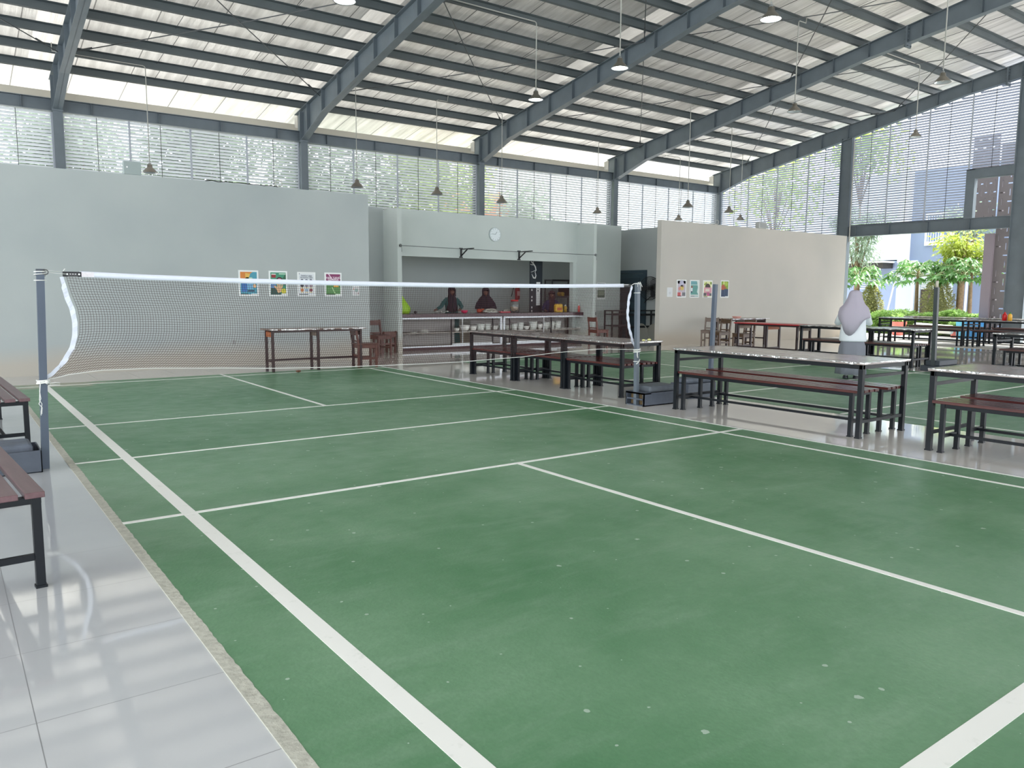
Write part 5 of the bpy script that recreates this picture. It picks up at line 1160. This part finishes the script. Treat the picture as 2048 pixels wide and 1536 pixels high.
papaya('papaya tree just behind the person in grey headscarf', 31.3, 11.35, 2.3, 4, 36, .46, G_PAP)
papaya('papaya tree with thick pale trunk near the brown screen', 31.4, 7.22, 2.5, 5, 34, .42, G_PAP, 0, .12)
papaya('slender papaya tree nearest the brown screen', 30.8, 6.58, 2.5, 6, 36, .42, G_PAP)
# broad trees
def tree(label, x, y, trunk_h, cz, rx, ry, rz, m_, n, size, seed, asp=.4, tr=.1, name='leafy_tree', droop=.3, clumps=7):
    t = thing(name, label, 'tree', (x, y, -.06)); q = random.Random(seed); m = MB(); tk = MB().tube([(0, 0, 0), (.05, 0, trunk_h*.6), (0, 0, cz)], [tr, tr*.8, tr*.5], 8)
    for c in range(clumps):
        a = q.uniform(0, 2*PI); rr = q.uniform(.2, .68); c3 = (math.cos(a)*rx*rr, math.sin(a)*ry*rr, cz+q.uniform(-.55, .6)*rz); f = q.uniform(.38, .6)
        leaves(m, q, n//clumps, ell_fn(*c3, rx*f, ry*f, rz*f, .35), size, asp, droop); tk.tube([(0, 0, trunk_h*.8), ((c3[0])*.5, c3[1]*.5, (trunk_h+c3[2])/2), c3], [tr*.5, tr*.35, tr*.1], 5)
    m.build('leaf_crown', m_, t); tk.build('trunk', BARK, t, smooth=True); return t
tree('yellow-green leaved tree left of the brown screen', 31.6, 7.3, 2.2, 3.35, 1.0, 1.15, .85, G_YEL, 1700, .24, 21, .3, .09, clumps=10)
tree('grey-green drooping tree at the end of the bright wall', 32.5, 12.2, 2.6, 4.0, 1.1, 1.5, 1.3, G_EUC, 3600, .22, 22, .22, .1, droop=.8)
tree('dark tree behind the yellow-green one above the far house', 34.4, 8.5, 3.0, 4.6, 1.0, 1.3, 1.2, G_EUC, 2600, .2, 23, .22)
for k, (x, y, cz, rx, rz, mm, n, lab) in enumerate((
    (-4.5, 20.5, 6.5, 3.4, 3.6, G_DARK, 6500, 'dense tree behind the back louvres at the far left'),
    (3.2, 21.5, 5.6, 2.6, 2.8, G_EUC, 5200, 'tree behind the second back louvre bay'),
    (7.0, 20.5, 6.2, 2.2, 3.0, G_DARK, 4800, 'tree behind the column between the left louvre bays'),
    (11.5, 20.5, 5.8, 3.0, 3.6, G_DARK, 7500, 'darkest tree behind the louvres above the counter wall'),
    (15.5, 20.0, 6.2, 2.6, 3.4, G_LIME, 6000, 'tree with lime patches behind the louvres above the clock'),
    (21.0, 22.0, 4.5, 2.2, 2.2, G_EUC, 3600, 'small tree behind the louvres right of the clock'),
    (31.0, 15.5, 6.6, 2.6, 2.6, G_LIME, 1700, 'tall tree behind the gable louvres near the corner'),
    (33.0, 12.5, 8.2, 2.2, 2.0, G_LIME, 1500, 'high lime green crown behind the first gable louvre bay'))):
    tree(lab, x, y, cz-rz*.7, cz, rx, rx, rz, mm, n, .34, 40+k, .42, .07, clumps=12)
# house with orange gables behind the clock-side louvres
hs = thing('orange_gabled_house', 'house with two orange gables seen through the back louvres', 'house', (0, 0, -.06))
M_OR = mat('orange_wall', (214, 140, 104), rough=.7); M_GRYR = mat('grey_roof', (140, 142, 148), rough=.7)
for k, xx in enumerate((18.2, 20.6)): MB().prism([(xx-.95, 0), (xx+.95, 0), (xx+.95, 4.9), (xx, 6.1), (xx-.95, 4.9)], 1, 23.0, 25).build('gable_wall', M_OR, hs)
MB().box(19.1, 19.6, 22.8, 23.0, 0, 5.4).build('red_panel', mat('red_panel', (206, 80, 90), rough=.6), hs)
MB().box(14.5, 24.5, 23.2, 25, 0, 4.7).build('wall', mat('pale_wall', (206, 206, 208), rough=.7), hs); MB().prism([(22.9, 4.6), (26, 4.6), (26, 6.4)], 0, 14.3, 24.8).build('roof', M_GRYR, hs)
# blue-white block across the garden
B = thing('school_block', 'blue and white two storey building across the garden', 'building', (0, 0, -.06)); BX = 36.0
M_BW = mat('pale_blue_wall', (206, 216, 232), rough=.7); M_BD = mat('slate_blue_wall', (128, 142, 172), rough=.7); M_BB = mat('periwinkle_wall', (158, 172, 206), rough=.7); M_WT = mat('building_white', (238, 240, 242), rough=.6)
MB().box(BX, BX+6, 12.05, 30, 3.15, 7.2).build('upper_wall', M_BW, B); MB().box(BX-.25, BX, 11.63, 12.08, 3.0, 7.2).build('white_pilaster', M_WT, B)
MB().box(BX, BX+6, -8, 11.63, 2.9, 7.2).build('upper_wall', M_BD, B); MB().box(BX, BX+6, 12.1, 30, 0, 3.1).build('lower_wall', M_BB, B); MB().box(BX-.1, BX+6, 11.2, 12.12, 0, 3.1).build('lower_pier', M_BW, B)
MB().box(BX, BX+6, 9.6, 11.2, 0, 2.95).build('lower_wall', mat('pale_grey_blue', (196, 204, 216), rough=.7), B); MB().box(BX, BX+6, -8, 9.6, 0, 2.95).build('lower_wall', M_BD, B)
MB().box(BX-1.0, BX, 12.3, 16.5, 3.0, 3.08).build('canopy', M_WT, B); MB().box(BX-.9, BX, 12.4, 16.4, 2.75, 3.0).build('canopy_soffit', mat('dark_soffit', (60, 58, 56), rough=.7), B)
w = MB().box(BX-.08, BX, 10.15, 10.96, 3.75, 5.2).build('window_frame', M_WT, B); MB().box(BX-.1, BX-.07, 10.27, 10.85, 3.93, 5.1).build('glass', mat('window_blue', (120, 140, 176), rough=.1), w)
m = MB()
for i in range(5): m.box(BX-.13, BX-.1, 10.32+i*.11, 10.345+i*.11, 3.93, 5.1)
m.build('window_bars', M_WT, w)
for ya, yb in ((13.15, 14.0), (10.2, 10.95)):
    m = MB()
    for i in range(7): m.bar((BX-.12, ya, 1.8+i*.1), (BX-.12, yb, 1.8+i*.1), .09, .02, (.5, 0, 1))
    m.build('louvred_window', M_WT, B)
MB().box(BX-.03, BX, 10.1, 11.0, 0, 1.75).build('doorway', mat('dark_doorway', (84, 72, 70), rough=.7), B)
for y in (11.3, 11.05, 8.95, 9.25): MB().tube([(BX-.15, y, 0), (BX-.15, y, 2.6)], .05, 6).build('drain_pipe', M_WT, B)
MB().tube([(BX-.6, 12.35, 0), (BX-.6, 11.85, 2.6)], .035, 6).build('leaning_pipe', M_WT, B)
# perforated brown screens
M_SCR = mat('mauve_brown_screen', (104, 98, 98), rough=.5)
def perforated(name, p0, du, dv, nu, nv, parent, seed, th=.05):
    """panel from p0, cell vectors du, dv, with dash-shaped slots alternately lying and standing"""
    m = MB(); p0 = Vector(p0); du = Vector(du); dv = Vector(dv); nrm = du.cross(dv).normalized()*th; q = random.Random(seed)
    def quad(a, b, c, d):
        P = [p0+du*u+dv*v for u, v in ((a, b), (c, b), (c, d), (a, d))]; Q = [p+nrm for p in P]; m.add(P+Q, [(0, 1, 2, 3), (7, 6, 5, 4), (0, 4, 5, 1), (1, 5, 6, 2), (2, 6, 7, 3), (3, 7, 4, 0)])
    for i in range(nu):
        for j in range(nv):
            lay = (i+j) % 2 == 0; cu, cv = i+.5, j+.5; a, b = (.34, .07) if lay else (.07, .38)
            if q.random() < .15: quad(i, j, i+1, j+1); continue
            quad(i, j, i+1, cv-b); quad(i, cv+b, i+1, j+1); quad(i, cv-b, cu-a, cv+b); quad(cu+a, cv-b, i+1, cv+b)
    return m.build(name, M_SCR, parent)
sc = thing('perforated_screen', 'tall mauve-brown perforated screen tower outside the gable', 'screen', (0, 0, -.06))
perforated('screen_panel', (28.6, 4.95, 0), (0, -.23, 0), (0, 0, .30), 10, 22, sc, 1)
perforated('screen_panel', (28.56, 5.84, 3.95), (0, -.14, 0), (0, 0, .30), 6, 10, sc, 2)
MB().box(28.45, 28.62, 4.95, 5.25, 0, 3.6).build('corner_column', mat('mauve_column', (124, 114, 120), rough=.5), sc)
MB().box(28.65, 28.8, 2.62, 2.7, 0, 6.6).box(28.65, 28.8, 4.85, 4.95, 0, 6.6).build('rear_post', M_SCR, sc)
# pots, bin, stones
def pot(label, x, y, w, m_, h=.5):
    t = thing('planter_pot', label, 'planter', (x, y, -.06)); MB().lathe([(0, 0), (w*.36, 0), (w*.46, h*.8), (w*.5, h*.82), (w*.5, h), (w*.45, h), (w*.42, h*.82), (0, h*.8)], n=18).build('pot', m_, t, smooth=False)
    m = MB(); leaves(m, random.Random(int(y*10)), 260, ell_fn(0, 0, h+.14, w*.45, w*.45, .18, .3), .12, .5, 0); m.build('plant', G_HEDGE, t)
M_COR = mat('coral_pot', (222, 118, 106), rough=.5)
pot('wide coral red planter pot in front of the hedge', 28.2, 7.9, .55, M_COR, .5)
pot('small coral planter pot near the blue bin', 28.4, 5.95, .38, M_COR, .36)
def crate(label, x, y, w, h, m_): 
    t = thing('plastic_crate', label, 'crate', (x, y, -.06)); MB().loft([[(sx*w*.5*s, sy*.22*s, z) for sx, sy in ((-1, -1), (1, -1), (1, 1), (-1, 1))] for s, z in ((.85, 0), (1, h))]).build('crate_body', m_, t); MB().box(-w*.53, w*.53, -.24, .24, h, h+.04).build('crate_lid', m_, t)
    t.rotation_euler = (0, 0, PI/2)
crate('light cyan plastic crate behind the garden side tables', 28.1, 5.55, .36, .58, mat('cyan_plastic', (110, 196, 226), rough=.4))
crate('bright blue plastic crate beside the mauve screen', 28.0, 5.15, .42, .56, mat('blue_plastic', (70, 146, 206), rough=.4))
o = MB().tube([(28.0, 7.2, .28), (28.0, 5.9, .22)], .16, 12).build('white_sack_roll', mat('white_sack', (232, 230, 224), rough=.7, var=.08), None, smooth=True); tag(o, 'long white roll lying on the paving before the hedge', 'roll')
for k in range(3):
    t = thing('garden_stool', ['thin-legged stool left under the black-edged table view', 'middle thin-legged stool on the bright paving', 'thin-legged stool right on the bright paving'][k], 'stool', (24.1+.5*k, 7.6-.42*k, 0), .3*k)
    MB().box(-.16, .16, -.16, .16, .43, .45).build('seat', M_BLACK, t)
    for sx in (-1, 1):
        for sy in (-1, 1): MB().bar((sx*.17, sy*.17, 0), (sx*.12, sy*.12, .43), .018, .018).build('leg', M_BLACK, t)
    MB().box(-.15, .15, -.006, .006, .18, .195).build('stretcher', M_BLACK, t)
# small bits lying on the court
for k, (x, y) in enumerate(((4.27, 6.0),)):
    o = MB().ball((0, 0, .02), (.05, .03, .02), 7, 4).build('dry_leaf', mat('dry_leaf', (96, 60, 40), rough=.8), None, smooth=True, loc=(x, y, .005)); tag(o, 'small brown dry leaf on the far back line', 'leaf')
